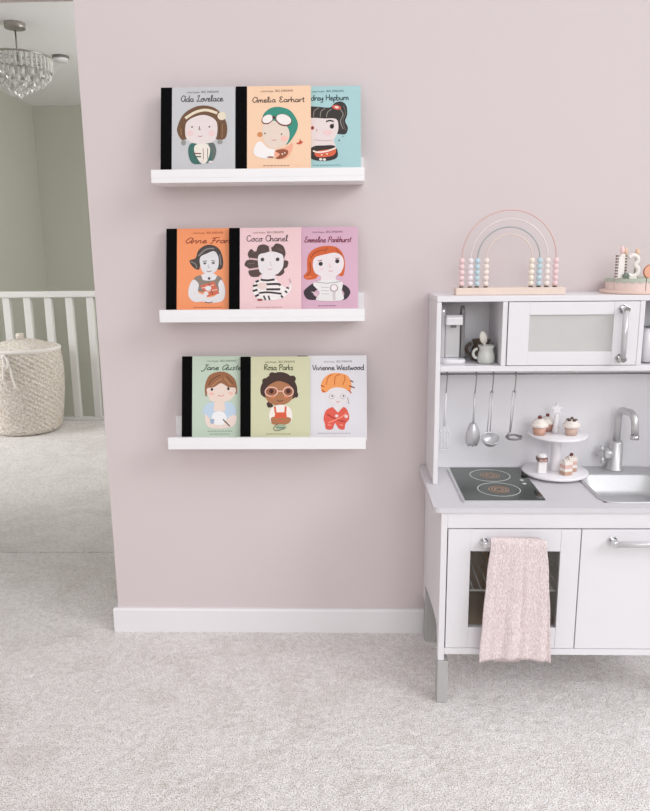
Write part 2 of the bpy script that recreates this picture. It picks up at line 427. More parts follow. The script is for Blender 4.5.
# ------------------------------------------------------------ handwriting: single-stroke letters
G = {
 'a': ([[(.75, .85), (.4, 1), (.05, .5), (.35, 0), (.7, .35), (.78, .95), (.75, .2), (1, .05)]], 1.0),
 'd': ([[(.75, .85), (.4, 1), (.05, .5), (.35, 0), (.7, .35), (.82, 2), (.77, .2), (1, .05)]], 1.0),
 'o': ([[(.45, 1), (.05, .55), (.35, 0), (.75, .4), (.5, 1), (.9, .9)]], .92),
 'v': ([[(0, 1), (.3, 0), (.65, 1), (.9, .85)]], .85),
 'e': ([[(.05, .4), (.6, .6), (.5, 1), (.15, .8), (.15, .15), (.5, 0), (.9, .25)]], .85),
 'l': ([[(0, .1), (.38, 1.6), (.3, 2), (.12, 1.7), (.2, .2), (.5, .05)]], .5),
 'c': ([[(.7, .85), (.4, 1), (.08, .5), (.35, 0), (.8, .2)]], .8),
 'm': ([[(.05, 1), (.05, 0), (.1, .7), (.35, 1), (.45, .7), (.45, 0), (.55, .7), (.8, 1), (.9, .7), (.9, .1), (1.1, .05)]], 1.15),
 'n': ([[(.05, 1), (.05, 0), (.1, .6), (.4, 1), (.6, .7), (.6, .1), (.8, .05)]], .85),
 'i': ([[(.1, 1), (.1, .15), (.35, .05)], [(.12, 1.4), (.14, 1.55)]], .42),
 'r': ([[(.05, 1), (.08, 0), (.12, .6), (.35, 1), (.55, .9)]], .62),
 'h': ([[(.05, 2), (.05, 0), (.12, .6), (.4, 1), (.6, .7), (.6, .1), (.8, .05)]], .85),
 't': ([[(.25, 1.7), (.22, .2), (.5, .05)], [(0, 1.15), (.5, 1.2)]], .57),
 'u': ([[(.05, 1), (.1, .2), (.35, 0), (.65, .4), (.7, 1), (.68, .1), (.9, .05)]], .95),
 'y': ([[(.05, 1), (.15, .3), (.4, .2), (.65, 1), (.6, -.4), (.3, -.8), (.05, -.5)]], .82),
 'p': ([[(.1, 1), (.05, -.8), (.1, .7), (.45, 1), (.7, .5), (.4, 0), (.1, .2)]], .82),
 'b': ([[(.05, 2), (.05, .1), (.4, 0), (.7, .5), (.4, 1), (.1, .7)]], .82),
 'k': ([[(.05, 2), (.05, 0)], [(.55, 1), (.1, .5), (.6, 0)]], .7),
 's': ([[(.6, .85), (.3, 1), (.15, .75), (.5, .4), (.4, 0), (.05, .1)]], .7),
 'w': ([[(0, 1), (.2, 0), (.45, .8), (.7, 0), (.95, 1)]], 1.05),
 'A': ([[(1.1, 1.7), (.6, 1.95), (.1, .9), (.5, 0), (1.05, .8), (1.15, 1.8), (1.1, .2), (1.35, .05)]], 1.35),
 'L': ([[(.25, 1.7), (.8, 2), (.6, 1.2), (.3, .1), (.1, .1), (.5, .15), (1.1, 0)]], 1.1),
 'E': ([[(.9, 1.75), (.5, 2), (.2, 1.6), (.6, 1.1), (.15, .6), (.4, 0), (1, .25)]], 1.05),
 'H': ([[(.1, 2), (.1, 0)], [(.95, 2), (.95, 0)], [(.1, 1), (.95, 1.05)]], 1.15),
 'C': ([[(1, 1.6), (.6, 2), (.1, 1), (.5, 0), (1.05, .35)]], 1.1),
 'F': ([[(.5, 1.9), (.35, 0), (.05, .1)], [(0, 1.7), (.6, 2), (1.2, 1.95)], [(.2, 1), (.8, 1.05)]], 1.05),
 'P': ([[(.3, 1.8), (.15, 0)], [(0, 1.5), (.5, 2), (1, 1.6), (.8, 1.05), (.25, .95)]], 1.05),
 'J': ([[(.2, 1.9), (1, 1.95)], [(.7, 1.95), (.6, .2), (.25, -.5), (-.1, -.2)]], 1.0),
 'R': ([[(.25, 1.8), (.1, 0)], [(0, 1.6), (.5, 2), (.95, 1.6), (.7, 1.1), (.25, 1), (1, 0)]], 1.05),
 'V': ([[(0, 1.9), (.4, 0), (.9, 1.95)]], .95),
 'W': ([[(0, 1.9), (.3, 0), (.65, 1.4), (1, 0), (1.4, 1.95)]], 1.5),
 ' ': ([], .6),
}
def strip2d(pts, w):
    L = []; Rr = []
    for i, p in enumerate(pts):
        a = pts[max(0, i - 1)]; c = pts[min(len(pts) - 1, i + 1)]
        dx, dy = c[0] - a[0], c[1] - a[1]; l = math.hypot(dx, dy) or 1
        nx, ny = -dy / l * w / 2, dx / l * w / 2
        L.append((p[0] + nx, p[1] + ny)); Rr.append((p[0] - nx, p[1] - ny))
    return L, Rr

def text_mesh(body, size_w, height=None):
    """printed sans lettering from Blender's own font, as a flat mesh (x0.., baseline 0)"""
    cu = bpy.data.curves.new('lettering', 'FONT'); cu.body = body; cu.size = 1.0; cu.resolution_u = 3
    o = bpy.data.objects.new('lettering', cu); C.objects.link(o)
    dg = bpy.context.evaluated_depsgraph_get(); dg.update()
    me = bpy.data.meshes.new_from_object(o.evaluated_get(dg))
    vs = [v.co.copy() for v in me.vertices]; fs = [list(p.vertices) for p in me.polygons]
    bpy.data.objects.remove(o); bpy.data.curves.remove(cu); bpy.data.meshes.remove(me)
    x0 = min(v.x for v in vs); x1 = max(v.x for v in vs); s = size_w / (x1 - x0)
    return [((v.x - x0) * s, v.y * s) for v in vs], fs

# ------------------------------------------------------------ books
BW, BH, BT = 0.196, 0.240, 0.011
class Book:
    """local frame: x across the cover, z up the cover, front cover at y = 0 (towards the room)"""
    def __init__(s, x0, zfloor, yb, lean, cover, label, k, px0, ytop, group):
        s.k = k; s.px0 = px0; s.ytop = ytop; s.layer = 0
        r = thing('picture_book', (x0, yb, zfloor), label, 'book', group); s.r = r
        r.rotation_euler = (-lean, 0, 0)
        c = mat('cover_%d_%d_%d' % tuple(cover), cover, 0.5, spec=0.35, var=(40, 0.02))
        P = lambda *a: MB().box(*a)
        MB().box(0.029, BW, 0, 0.002, 0, BH).box(0.029, BW, BT - 0.002, BT, 0, BH).build('cover_board', c, r, 0.0004, rel=False)
        MB().box(0.004, BW - 0.003, 0.002, BT - 0.002, 0.003, BH - 0.003).build('page_block', M['page'], r, rel=False)
        m = MB(); m.box(0, 0.0295, -0.0003, 0.002, 0, BH); m.box(0, 0.0295, BT - 0.002, BT + 0.0003, 0, BH); m.box(0, 0.004, 0.002, BT - 0.002, 0, BH)
        m.build('spine', M['blackcloth'], r, rel=False)
        s.pic = MB(); s.pm = []
    def m(s, col):
        x = ink(col)
        if x not in s.pm: s.pm.append(x)
        return s.pm.index(x)
    def at(s, px, py): return ((px - s.px0) * s.k, BH - (py - s.ytop) * s.k)
    def flat(s, target, pts, mi, y):
        target.add([(p[0], y, p[1]) for p in pts], [list(range(len(pts)))], mi)
    def draw(s, org, sc, shapes):
        ox, oy = org
        f = lambda p: s.at(ox + p[0] / sc, oy + p[1] / sc)
        for sh in shapes:
            s.layer += 1; y = -0.0003 - 0.00003 * s.layer
            if sh[0] == 'e':
                _, cx, cy, rx, ry, col = sh[:6]; a = sh[6] if len(sh) > 6 else 0
                pts = []
                for i in range(24):
                    q = 2 * PI * i / 24; u, v = rx * math.cos(q), ry * math.sin(q)
                    pts.append(f((cx + u * math.cos(a) - v * math.sin(a), cy + u * math.sin(a) + v * math.cos(a))))
                s.flat(s.pic, pts, s.m(col), y)
            elif sh[0] == 'p':
                s.flat(s.pic, [f(p) for p in spline(sh[1], True, 5)], s.m(sh[2]), y)
            elif sh[0] == 'q':
                s.flat(s.pic, [f(p) for p in sh[1]], s.m(sh[2]), y)
            elif sh[0] == 'l':
                L, Rr = strip2d([f(p) for p in spline(sh[1], False, 5)], sh[2] / sc * s.k)
                for i in range(len(L) - 1): s.flat(s.pic, [L[i], L[i + 1], Rr[i + 1], Rr[i]], s.m(sh[3]), y)
    def title(s, body, xa, xb, yb, xh, col, slant=0.0, w=0.75):
        adv = sum(G[c][1] for c in body); kx = (xb - xa) / adv
        mb = MB(); x = 0; n = 0
        for ch in body:
            for st in G[ch][0]:
                pts = [s.at(xa + (x + p[0] + p[1] * slant) * kx, yb - p[1] * xh) for p in spline(st, False, 4)]
                L, Rr = strip2d(pts, w * s.k); n += 1; y = -0.00045 - 0.00001 * n
                for i in range(len(L) - 1): s.flat(mb, [L[i], L[i + 1], Rr[i + 1], Rr[i]], 0, y)
            x += G[ch][1]
        mb.build('title_lettering', ink(col), s.r, rel=False)
    def series(s, xa, xb, yb, col):
        mb = MB(); w = (xb - xa) * s.k
        v, f = text_mesh('Little People, ', w * 0.40); o = s.at(xa, yb)
        mb.add([(o[0] + p[0], -0.00045, o[1] + p[1]) for p in v], f)
        v2, f2 = text_mesh('BIG DREAMS', w * 0.54); o = s.at(xa + (xb - xa) * 0.46, yb)
        mb.add([(o[0] + p[0], -0.00045, o[1] + p[1]) for p in v2], f2)
        mb.build('series_lettering', ink(col), s.r, rel=False)
    def foot(s, xa, xb, y, col):
        random.seed(int(xa)); mb = MB(); x = xa
        while x < xb:
            w = random.uniform(1.2, 3.2); a = s.at(x, y + 0.3); b_ = s.at(min(x + w, xb), y - 0.4)
            s.flat(mb, [a, (b_[0], a[1]), b_, (a[0], b_[1])], 0, -0.00045); x += w + 0.7
        mb.build('credit_line', ink(col), s.r, rel=False)
    def done(s):
        s.pic.build('cover_picture', s.pm, s.r, rel=False)
LEAN = 0.245
FY, BY = -0.0945, -0.0815          # foot of the front books, foot of the ones tucked behind
K1, K2, K3 = BW / 75.6, BW / 73.4, BW / 71.0
Z1, Z2, Z3 = 1.3450, 0.9855, 0.6322
g1, g2, g3 = 'picture books on the top ledge', 'picture books on the middle ledge', 'picture books on the lowest ledge'
SK = (226, 214, 212); CR = (232, 224, 212); DK = (52, 46, 44)
# --- top ledge
b = Book(-0.4825, Z1, FY, LEAN, (196, 196, 198), 'grey picture book with a long-haired portrait and headband, at the left of the top ledge', K1, 160.2, 86.2, g1)
b.draw((155, 80), 7.22, [
 ('p', [(160, 340), (200, 250), (280, 195), (360, 182), (440, 205), (500, 270), (525, 340), (515, 420), (470, 440), (440, 430), (330, 400), (215, 432), (190, 430), (165, 390)], (110, 80, 58)),
 ('l', [(185, 350), (190, 400)], 6, (150, 112, 76)), ('l', [(200, 330), (210, 410)], 5, (82, 58, 44)), ('l', [(490, 320), (488, 420)], 6, (150, 112, 76)), ('l', [(470, 310), (468, 425)], 5, (82, 58, 44)),
 ('p', [(225, 310), (290, 264), (370, 254), (445, 300), (450, 400), (420, 450), (335, 472), (262, 455), (222, 410)], SK),
 ('l', [(218, 275), (290, 232), (370, 216), (452, 240)], 20, (228, 214, 188)),
 ('e', 486, 262, 32, 30, (226, 214, 190)),
 ('e', 255, 385, 26, 22, (230, 202, 200)), ('e', 412, 388, 26, 22, (230, 202, 200)),
 ('l', [(322, 335), (320, 358), (330, 360)], 6, (90, 70, 64)), ('e', 268, 340, 6, 6, DK), ('e', 395, 340, 6, 6, DK), ('l', [(312, 405), (330, 412), (345, 404)], 5, (190, 120, 110)),
 ('e', 206, 455, 18, 20, (150, 148, 146)), ('e', 472, 452, 20, 18, (150, 148, 146)),
 ('p', [(240, 520), (262, 460), (330, 470), (420, 462), (446, 520), (420, 590), (345, 612), (268, 604)], (62, 106, 98)),
 ('p', [(285, 520), (300, 470), (385, 470), (400, 530), (372, 604), (330, 604)], CR),
 ('l', [(280, 535), (335, 538)], 9, (128, 72, 76)), ('l', [(284, 560), (335, 560)], 9, (60, 84, 82)), ('l', [(350, 500), (352, 580)], 5, (150, 100, 96)), ('l', [(382, 500), (384, 580)], 5, (110, 100, 70)),
 ('p', [(388, 470), (428, 462), (446, 520), (430, 580), (410, 575), (412, 520)], (98, 108, 104)), ('e', 340, 596, 16, 10, SK), ('e', 405, 600, 16, 9, SK)])
b.title('Ada Lovelace', 180.6, 223.8, 101.0, 3.1, (38, 40, 48)); b.series(187, 219, 92.3, (90, 90, 94)); b.done()
b = Book(-0.2850, Z1, FY, LEAN, (240, 203, 172), 'peach picture book showing a green flying cap and goggles, middle of the top ledge', K1, 235.3, 86.2, g1)
b.draw((230, 80), 7.22, [
 ('p', [(235, 270), (280, 215), (350, 200), (430, 225), (480, 290), (490, 350), (460, 420), (405, 480), (380, 400), (300, 300)], (58, 140, 122)),
 ('p', [(240, 330), (300, 300), (400, 335), (430, 400), (410, 470), (350, 505), (290, 500), (245, 455), (232, 390)], (226, 208, 194)),
 ('e', 268, 292, 44, 34, (112, 62, 52), -0.45), ('e', 388, 298, 62, 44, (112, 62, 52), 0.35), ('e', 270, 288, 40, 29, (238, 230, 226), -0.45), ('e', 388, 294, 56, 37, (238, 230, 226), 0.35),
 ('e', 316, 278, 12, 12, (90, 50, 46)), ('e', 215, 402, 20, 18, (206, 140, 90)), ('e', 252, 395, 5, 6, DK), ('e', 372, 402, 5, 6, DK), ('e', 392, 435, 26, 20, (240, 190, 178)), ('l', [(300, 440), (318, 448), (334, 440)], 4, (190, 120, 110)),
 ('p', [(168, 520), (190, 465), (225, 455), (270, 500), (330, 520), (320, 570), (250, 580), (185, 560)], (238, 234, 232)),
 ('p', [(330, 520), (400, 500), (452, 470), (440, 540), (400, 580), (350, 582), (320, 560)], (236, 170, 142)),
 ('p', [(325, 525), (380, 512), (420, 525), (410, 560), (370, 582), (330, 580), (360, 550)], (150, 84, 58)), ('e', 292, 570, 26, 6, (150, 84, 58)),
 ('e', 378, 548, 6, 6, CR), ('e', 396, 540, 5, 5, CR), ('p', [(478, 470), (500, 462), (505, 440), (515, 455), (528, 462), (505, 478)], (200, 82, 62))])
b.title('Amelia Earhart', 251.9, 305, 102.9, 2.7, (60, 40, 38)); b.series(260.5, 293, 92.4, (110, 84, 74)); b.foot(263, 290, 167.6, (150, 120, 100)); b.done()
b = Book(-0.1545, Z1, BY, LEAN, (166, 202, 204), 'pale blue picture book half hidden at the right of the top ledge', K1, 285.6, 87.2, g1)
b.draw((300, 80), 7.37, [
 ('p', [(-60, 300), (-40, 230), (40, 205), (130, 208), (220, 215), (260, 180), (310, 172), (345, 205), (350, 270), (335, 320), (355, 370), (340, 415), (300, 418), (270, 405), (280, 340), (240, 310), (60, 310)], (56, 52, 50)),
 ('l', [(100, 285), (105, 240), (140, 215)], 5, (150, 142, 132)), ('l', [(150, 285), (155, 245), (185, 222)], 5, (150, 142, 132)), ('l', [(195, 290), (205, 250), (235, 228)], 5, (150, 142, 132)), ('l', [(300, 230), (320, 270), (300, 320), (320, 380)], 6, (150, 142, 132)), ('l', [(322, 200), (338, 260), (318, 320), (338, 390)], 4, (120, 112, 106)),
 ('p', [(-40, 300), (90, 292), (180, 298), (268, 304), (285, 370), (268, 430), (250, 465), (255, 530), (60, 530), (60, 465), (-20, 420)], (226, 212, 210)),
 ('e', 272, 215, 34, 18, (206, 96, 78), 0.2), ('e', 272, 214, 16, 8, (236, 220, 210), 0.2), ('l', [(192, 322), (220, 314), (250, 322)], 11, (40, 36, 36)), ('e', 236, 358, 16, 18, (44, 38, 38)), ('l', [(232, 348), (252, 340)], 6, (44, 38, 38)), ('e', 92, 368, 12, 14, (150, 60, 56)), ('l', [(122, 375), (124, 395)], 4, (170, 120, 116)), ('e', 205, 405, 36, 20, (232, 200, 198)), ('l', [(100, 458), (180, 466), (240, 462)], 4, (190, 160, 158)),
 ('p', [(40, 560), (100, 508), (170, 502), (255, 505), (280, 560), (265, 600), (190, 618), (100, 608)], (54, 46, 44)), ('p', [(110, 550), (180, 535), (262, 530), (250, 575), (180, 590), (120, 585)], (214, 100, 70)),
 ('l', [(95, 540), (130, 552), (200, 545), (268, 520)], 12, (238, 222, 212)), ('e', 152, 606, 12, 9, CR), ('e', 180, 608, 12, 9, CR), ('e', 160, 572, 6, 6, CR), ('e', 200, 566, 6, 6, CR), ('e', 290, 464, 6, 6, (90, 96, 98)), ('e', 318, 436, 4, 4, (90, 96, 98))])
b.title('Audrey Hepburn', 302.0, 349.5, 101.7, 2.9, (40, 52, 58)); b.series(312, 344, 93.4, (70, 88, 92)); b.foot(313, 341, 168.2, (110, 140, 144)); b.done()
# --- middle ledge
b = Book(-0.4910, Z2, BY, LEAN, (240, 152, 104), 'orange picture book with a grey pencil-like portrait, at the left of the middle ledge', K2, 166.3, 227.4, g2)
b.draw((155, 220), 7.22, [
 ('p', [(255, 295), (300, 275), (320, 220), (370, 182), (430, 180), (480, 215), (505, 290), (500, 350), (465, 362), (400, 330), (340, 330), (325, 362), (285, 345)], (74, 68, 66)),
 ('l', [(320, 260), (380, 210), (440, 205)], 10, (140, 132, 128)), ('l', [(265, 300), (300, 320), (310, 350)], 6, (150, 140, 134)), ('l', [(480, 250), (490, 330)], 7, (140, 132, 128)),
 ('p', [(335, 270), (390, 240), (440, 225), (470, 270), (470, 340), (440, 385), (400, 398), (360, 385), (338, 340)], (222, 220, 222)),
 ('e', 370, 315, 12, 8, (96, 102, 110)), ('e', 432, 313, 12, 8, (96, 102, 110)), ('l', [(355, 300), (385, 297)], 6, (90, 84, 82)), ('l', [(418, 296), (446, 299)], 6, (90, 84, 82)), ('l', [(398, 325), (394, 345), (408, 346)], 4, (160, 152, 152)), ('l', [(384, 372), (402, 377), (420, 371)], 6, (150, 120, 118)),
 ('p', [(320, 420), (375, 390), (435, 392), (480, 425), (470, 450), (400, 445), (340, 450)], (226, 224, 226)),
 ('p', [(288, 430), (340, 405), (360, 440), (440, 440), (465, 408), (500, 440), (490, 520), (320, 520)], (136, 126, 116)),
 ('p', [(290, 435), (325, 470), (322, 530), (380, 555), (380, 590), (300, 602), (255, 570), (248, 520), (262, 465)], (224, 222, 224)),
 ('p', [(492, 438), (515, 480), (522, 540), (500, 595), (420, 610), (355, 600), (360, 575), (440, 560), (475, 520), (470, 470)], (224, 222, 224)),
 ('q', [(335, 480), (440, 450), (480, 540), (385, 562)], (206, 108, 84)), ('l', [(345, 500), (440, 475)], 5, (232, 210, 200)), ('l', [(360, 530), (465, 510)], 5, (232, 210, 200)), ('l', [(400, 462), (430, 552)], 5, (120, 60, 50)),
 ('e', 395, 500, 24, 18, (226, 222, 222)), ('e', 380, 542, 18, 14, (226, 222, 222)), ('e', 402, 428, 10, 10, (84, 78, 76)), ('l', [(370, 602), (400, 608), (430, 602)], 6, (110, 90, 84))])
b.title('Anne Frank', 185, 236, 242.7, 2.8, (128, 44, 30), 0.25); b.series(194, 225, 233.0, (150, 70, 40)); b.foot(195, 224, 309.0, (170, 90, 50)); b.done()
b = Book(-0.3160, Z2, FY, LEAN, (234, 200, 202), 'pale pink picture book showing a striped black and white top, middle of the middle ledge', K2, 228.3, 226.9, g2)
b.draw((225, 220), 7.376, [
 ('p', [(225, 235), (245, 190), (290, 178), (345, 200), (380, 172), (430, 190), (450, 245), (440, 290), (470, 310), (462, 350), (440, 365), (438, 395), (400, 418), (330, 400), (265, 405), (245, 422), (190, 420), (170, 385), (178, 362), (142, 335), (155, 300), (178, 290), (165, 250), (190, 212)], (84, 68, 64)),
 ('l', [(330, 182), (338, 232)], 16, (226, 196, 194)), ('l', [(178, 285), (240, 292)], 13, (214, 180, 178)), ('l', [(172, 368), (250, 358)], 13, (214, 180, 178)), ('l', [(432, 292), (448, 300)], 8, (214, 180, 178)), ('l', [(200, 240), (230, 230)], 5, (120, 100, 94)), ('l', [(165, 325), (220, 318)], 5, (120, 100, 94)), ('l', [(390, 210), (430, 230)], 5, (120, 100, 94)),
 ('p', [(245, 265), (300, 242), (345, 232), (400, 245), (432, 270), (430, 350), (395, 398), (370, 410), (370, 440), (275, 440), (275, 405), (250, 370)], (228, 222, 224)),
 ('e', 276, 293, 14, 14, (70, 62, 64)), ('e', 390, 292, 14, 14, (70, 62, 64)), ('l', [(340, 310), (338, 335), (350, 338)], 4, (190, 180, 180)), ('l', [(318, 362), (335, 368), (352, 362)], 5, (200, 150, 150)),
 ('p', [(205, 500), (235, 445), (300, 435), (370, 438), (410, 480), (470, 510), (485, 470), (495, 510), (460, 560), (410, 590), (330, 600), (250, 592), (205, 545)], (236, 230, 228)),
 ('l', [(262, 444), (310, 450), (368, 444)], 16, (58, 50, 50)), ('l', [(225, 462), (250, 450)], 16, (58, 50, 50)), ('l', [(300, 480), (390, 478), (412, 490)], 16, (58, 50, 50)), ('l', [(205, 492), (240, 485)], 16, (58, 50, 50)), ('l', [(305, 518), (410, 518)], 16, (58, 50, 50)), ('l', [(203, 530), (240, 520)], 16, (58, 50, 50)), ('l', [(250, 545), (320, 540), (420, 552)], 14, (58, 50, 50)), ('l', [(222, 570), (250, 556)], 16, (58, 50, 50)), ('l', [(445, 530), (462, 545)], 14, (58, 50, 50)), ('l', [(455, 505), (476, 512)], 12, (58, 50, 50)), ('l', [(285, 565), (300, 598)], 12, (58, 50, 50)), ('l', [(322, 565), (330, 598)], 12, (58, 50, 50)), ('l', [(415, 565), (430, 580)], 14, (58, 50, 50)),
 ('e', 275, 492, 36, 28, (226, 206, 200)), ('e', 258, 596, 22, 8, (150, 60, 56)), ('l', [(478, 440), (490, 470)], 5, (150, 140, 140))])
b.title('Coco Chanel', 246, 288.5, 241.0, 3.1, (66, 44, 56)); b.series(253, 284, 232.8, (120, 80, 84)); b.foot(256, 283, 308.4, (170, 130, 132)); b.done()
b = Book(-0.1620, Z2, BY, LEAN, (212, 172, 192), 'mauve pink picture book with a red-haired portrait, at the right of the middle ledge', K2, 285.0, 227.4, g2)
b.draw((295, 220), 7.373, [
 ('p', [(85, 330), (95, 265), (140, 220), (215, 198), (300, 205), (350, 250), (370, 320), (365, 400), (350, 428), (310, 420), (180, 420), (150, 445), (85, 452), (58, 425), (85, 390)], (206, 98, 52)),
 ('l', [(110, 290), (150, 245), (220, 225)], 6, (150, 62, 36)), ('l', [(85, 420), (110, 390), (105, 320)], 7, (150, 62, 36)), ('l', [(240, 210), (220, 240)], 6, (150, 62, 36)), ('l', [(300, 220), (345, 270)], 6, (150, 62, 36)), ('l', [(75, 435), (120, 430)], 5, (238, 150, 100)),
 ('p', [(128, 340), (145, 285), (220, 262), (300, 250), (350, 280), (362, 340), (340, 400), (300, 430), (300, 470), (195, 470), (190, 430), (145, 400)], (230, 220, 222)),
 ('e', 188, 333, 16, 16, (56, 50, 56)), ('e', 313, 314, 16, 16, (56, 50, 56)), ('l', [(168, 312), (200, 304)], 6, (140, 80, 60)), ('l', [(296, 292), (330, 292)], 6, (140, 80, 60)), ('l', [(258, 330), (256, 356), (270, 358)], 5, (230, 170, 170)), ('e', 196, 374, 14, 6, (236, 196, 196)), ('l', [(248, 386), (264, 390), (280, 384)], 5, (210, 140, 140)),
 ('p', [(60, 545), (100, 500), (150, 475), (165, 520), (130, 560), (170, 600), (90, 600)], (58, 48, 54)), ('p', [(350, 490), (390, 510), (410, 550), (385, 595), (345, 608), (365, 560), (340, 520)], (58, 48, 54)),
 ('p', [(130, 485), (200, 458), (300, 456), (352, 478), (345, 540), (350, 608), (160, 608), (180, 550)], (228, 226, 224)),
 ('l', [(150, 470), (240, 480), (340, 468)], 5, (150, 146, 150)), ('l', [(190, 510), (250, 514)], 4, (176, 172, 176)), ('l', [(190, 535), (250, 538)], 4, (176, 172, 176)), ('l', [(195, 560), (250, 562)], 4, (176, 172, 176)), ('e', 288, 518, 32, 30, (176, 160, 164)), ('e', 288, 516, 22, 22, (236, 226, 224)), ('q', [(276, 545), (300, 545), (298, 608), (280, 608)], (206, 196, 198)), ('l', [(120, 545), (150, 560), (175, 600)], 6, (230, 214, 214))])
b.title('Emmeline Pankhurst', 303.4, 351.5, 243.0, 2.9, (126, 40, 66), 0.2); b.series(312, 343, 233.3, (120, 76, 96)); b.foot(318, 336, 308.2, (120, 76, 96)); b.done()
# --- lowest ledge
b = Book(-0.4655, Z3, BY, LEAN, (192, 208, 190), 'sage green picture book with a short brown-haired portrait, at the left of the lowest ledge', K3, 180.0, 355.4, g3)
b.draw((165, 350), 7.647, [
 ('p', [(300, 350), (298, 270), (330, 195), (400, 165), (470, 172), (530, 220), (550, 290), (545, 340), (500, 330), (330, 330), (312, 356)], (152, 102, 70)),
 ('l', [(325, 270), (360, 220), (420, 190)], 6, (96, 62, 44)), ('l', [(350, 280), (400, 235), (430, 220)], 6, (190, 142, 104)), ('l', [(470, 200), (520, 260)], 6, (96, 62, 44)), ('l', [(450, 215), (500, 270)], 6, (190, 142, 104)),
 ('p', [(312, 300), (370, 285), (425, 255), (480, 285), (540, 295), (530, 350), (490, 390), (455, 405), (455, 470), (370, 470), (370, 405), (335, 385)], (232, 212, 200)),
 ('e', 352, 303, 10, 12, DK), ('e', 482, 298, 10, 12, DK), ('l', [(400, 350), (425, 356), (450, 348)], 5, (206, 120, 110)), ('e', 350, 338, 20, 12, (236, 190, 178)), ('e', 500, 335, 20, 12, (236, 190, 178)),
 ('p', [(285, 490), (300, 425), (370, 405), (370, 470), (455, 470), (455, 405), (520, 420), (545, 490), (490, 530), (350, 530)], (190, 208, 224)),
 ('p', [(298, 500), (325, 520), (370, 560), (450, 560), (490, 520), (540, 505), (545, 560), (500, 600), (420, 612), (340, 605), (305, 570)], (232, 214, 204)),
 ('p', [(370, 485), (440, 480), (470, 530), (450, 575), (380, 580), (350, 540)], (236, 236, 236)), ('q', [(335, 540), (372, 535), (370, 570), (345, 575)], (160, 176, 200)), ('e', 470, 560, 26, 12, (232, 212, 200)), ('l', [(440, 538), (495, 594)], 8, (50, 46, 48))])
b.title('Jane Austen', 200.5, 245, 369.6, 2.7, (40, 72, 56), 0.3); b.series(206, 236, 361.2, (90, 110, 92)); b.foot(207, 232, 432.6, (120, 140, 118)); b.foot(209, 230, 435.6, (120, 140, 118)); b.done()
b = Book(-0.2970, Z3, FY, LEAN, (206, 206, 172), 'olive green picture book showing round glasses and red dungarees, middle of the lowest ledge', K3, 239.8, 357.2, g3)
b.draw((235, 350), 4.643, [
 ('p', [(122, 215), (120, 175), (145, 135), (200, 108), (250, 118), (285, 160), (292, 205), (270, 235), (180, 250), (178, 270), (155, 275), (148, 255), (160, 240)], (66, 46, 40)),
 ('e', 140, 150, 14, 14, (66, 46, 40)), ('e', 175, 122, 16, 14, (66, 46, 40)), ('e', 270, 140, 16, 16, (66, 46, 40)), ('e', 287, 215, 10, 14, (66, 46, 40)),
 ('p', [(142, 190), (165, 165), (205, 150), (250, 165), (272, 190), (270, 230), (245, 255), (205, 266), (165, 255), (144, 230)], (170, 116, 80)),
 ('e', 170, 200, 32, 24, (232, 190, 178)), ('e', 250, 200, 26, 24, (232, 190, 178)), ('e', 170, 200, 27, 19, (150, 94, 66)), ('e', 250, 200, 21, 19, (150, 94, 66)), ('l', [(200, 198), (224, 198)], 5, (232, 190, 178)), ('e', 170, 198, 11, 11, (70, 34, 30)), ('e', 250, 198, 11, 11, (70, 34, 30)), ('l', [(196, 240), (210, 246), (226, 240)], 4, (110, 58, 44)), ('e', 178, 225, 10, 5, (220, 130, 90)), ('e', 240, 225, 10, 5, (220, 130, 90)),
 ('p', [(160, 300), (178, 272), (215, 262), (252, 272), (268, 300), (262, 345), (215, 352), (168, 345)], (238, 230, 222)),
 ('p', [(170, 345), (175, 320), (255, 322), (258, 345), (225, 358), (180, 355)], (170, 116, 80)),
 ('q', [(188, 298), (240, 298), (246, 340), (182, 340)], (216, 92, 62)), ('l', [(186, 270), (190, 300)], 9, (216, 92, 62)), ('l', [(238, 270), (236, 300)], 9, (216, 92, 62)), ('l', [(172, 335), (215, 330), (258, 335)], 12, (170, 116, 80)),
 ('e', 215, 368, 26, 14, (160, 176, 150)), ('l', [(200, 350), (180, 375), (200, 385), (235, 370)], 3, (90, 90, 74)), ('l', [(195, 368), (236, 372)], 3, (90, 100, 84))])
b.title('Rosa Parks', 264, 294, 371.0, 2.9, (62, 72, 44)); b.series(265, 295.5, 363.6, (96, 96, 72)); b.foot(266, 291, 436.2, (140, 140, 110)); b.done()
b = Book(-0.1370, Z3, BY, LEAN, (222, 220, 224), 'white picture book with an orange-haired portrait in red, at the right of the lowest ledge', K3, 296.0, 356.6, g3)
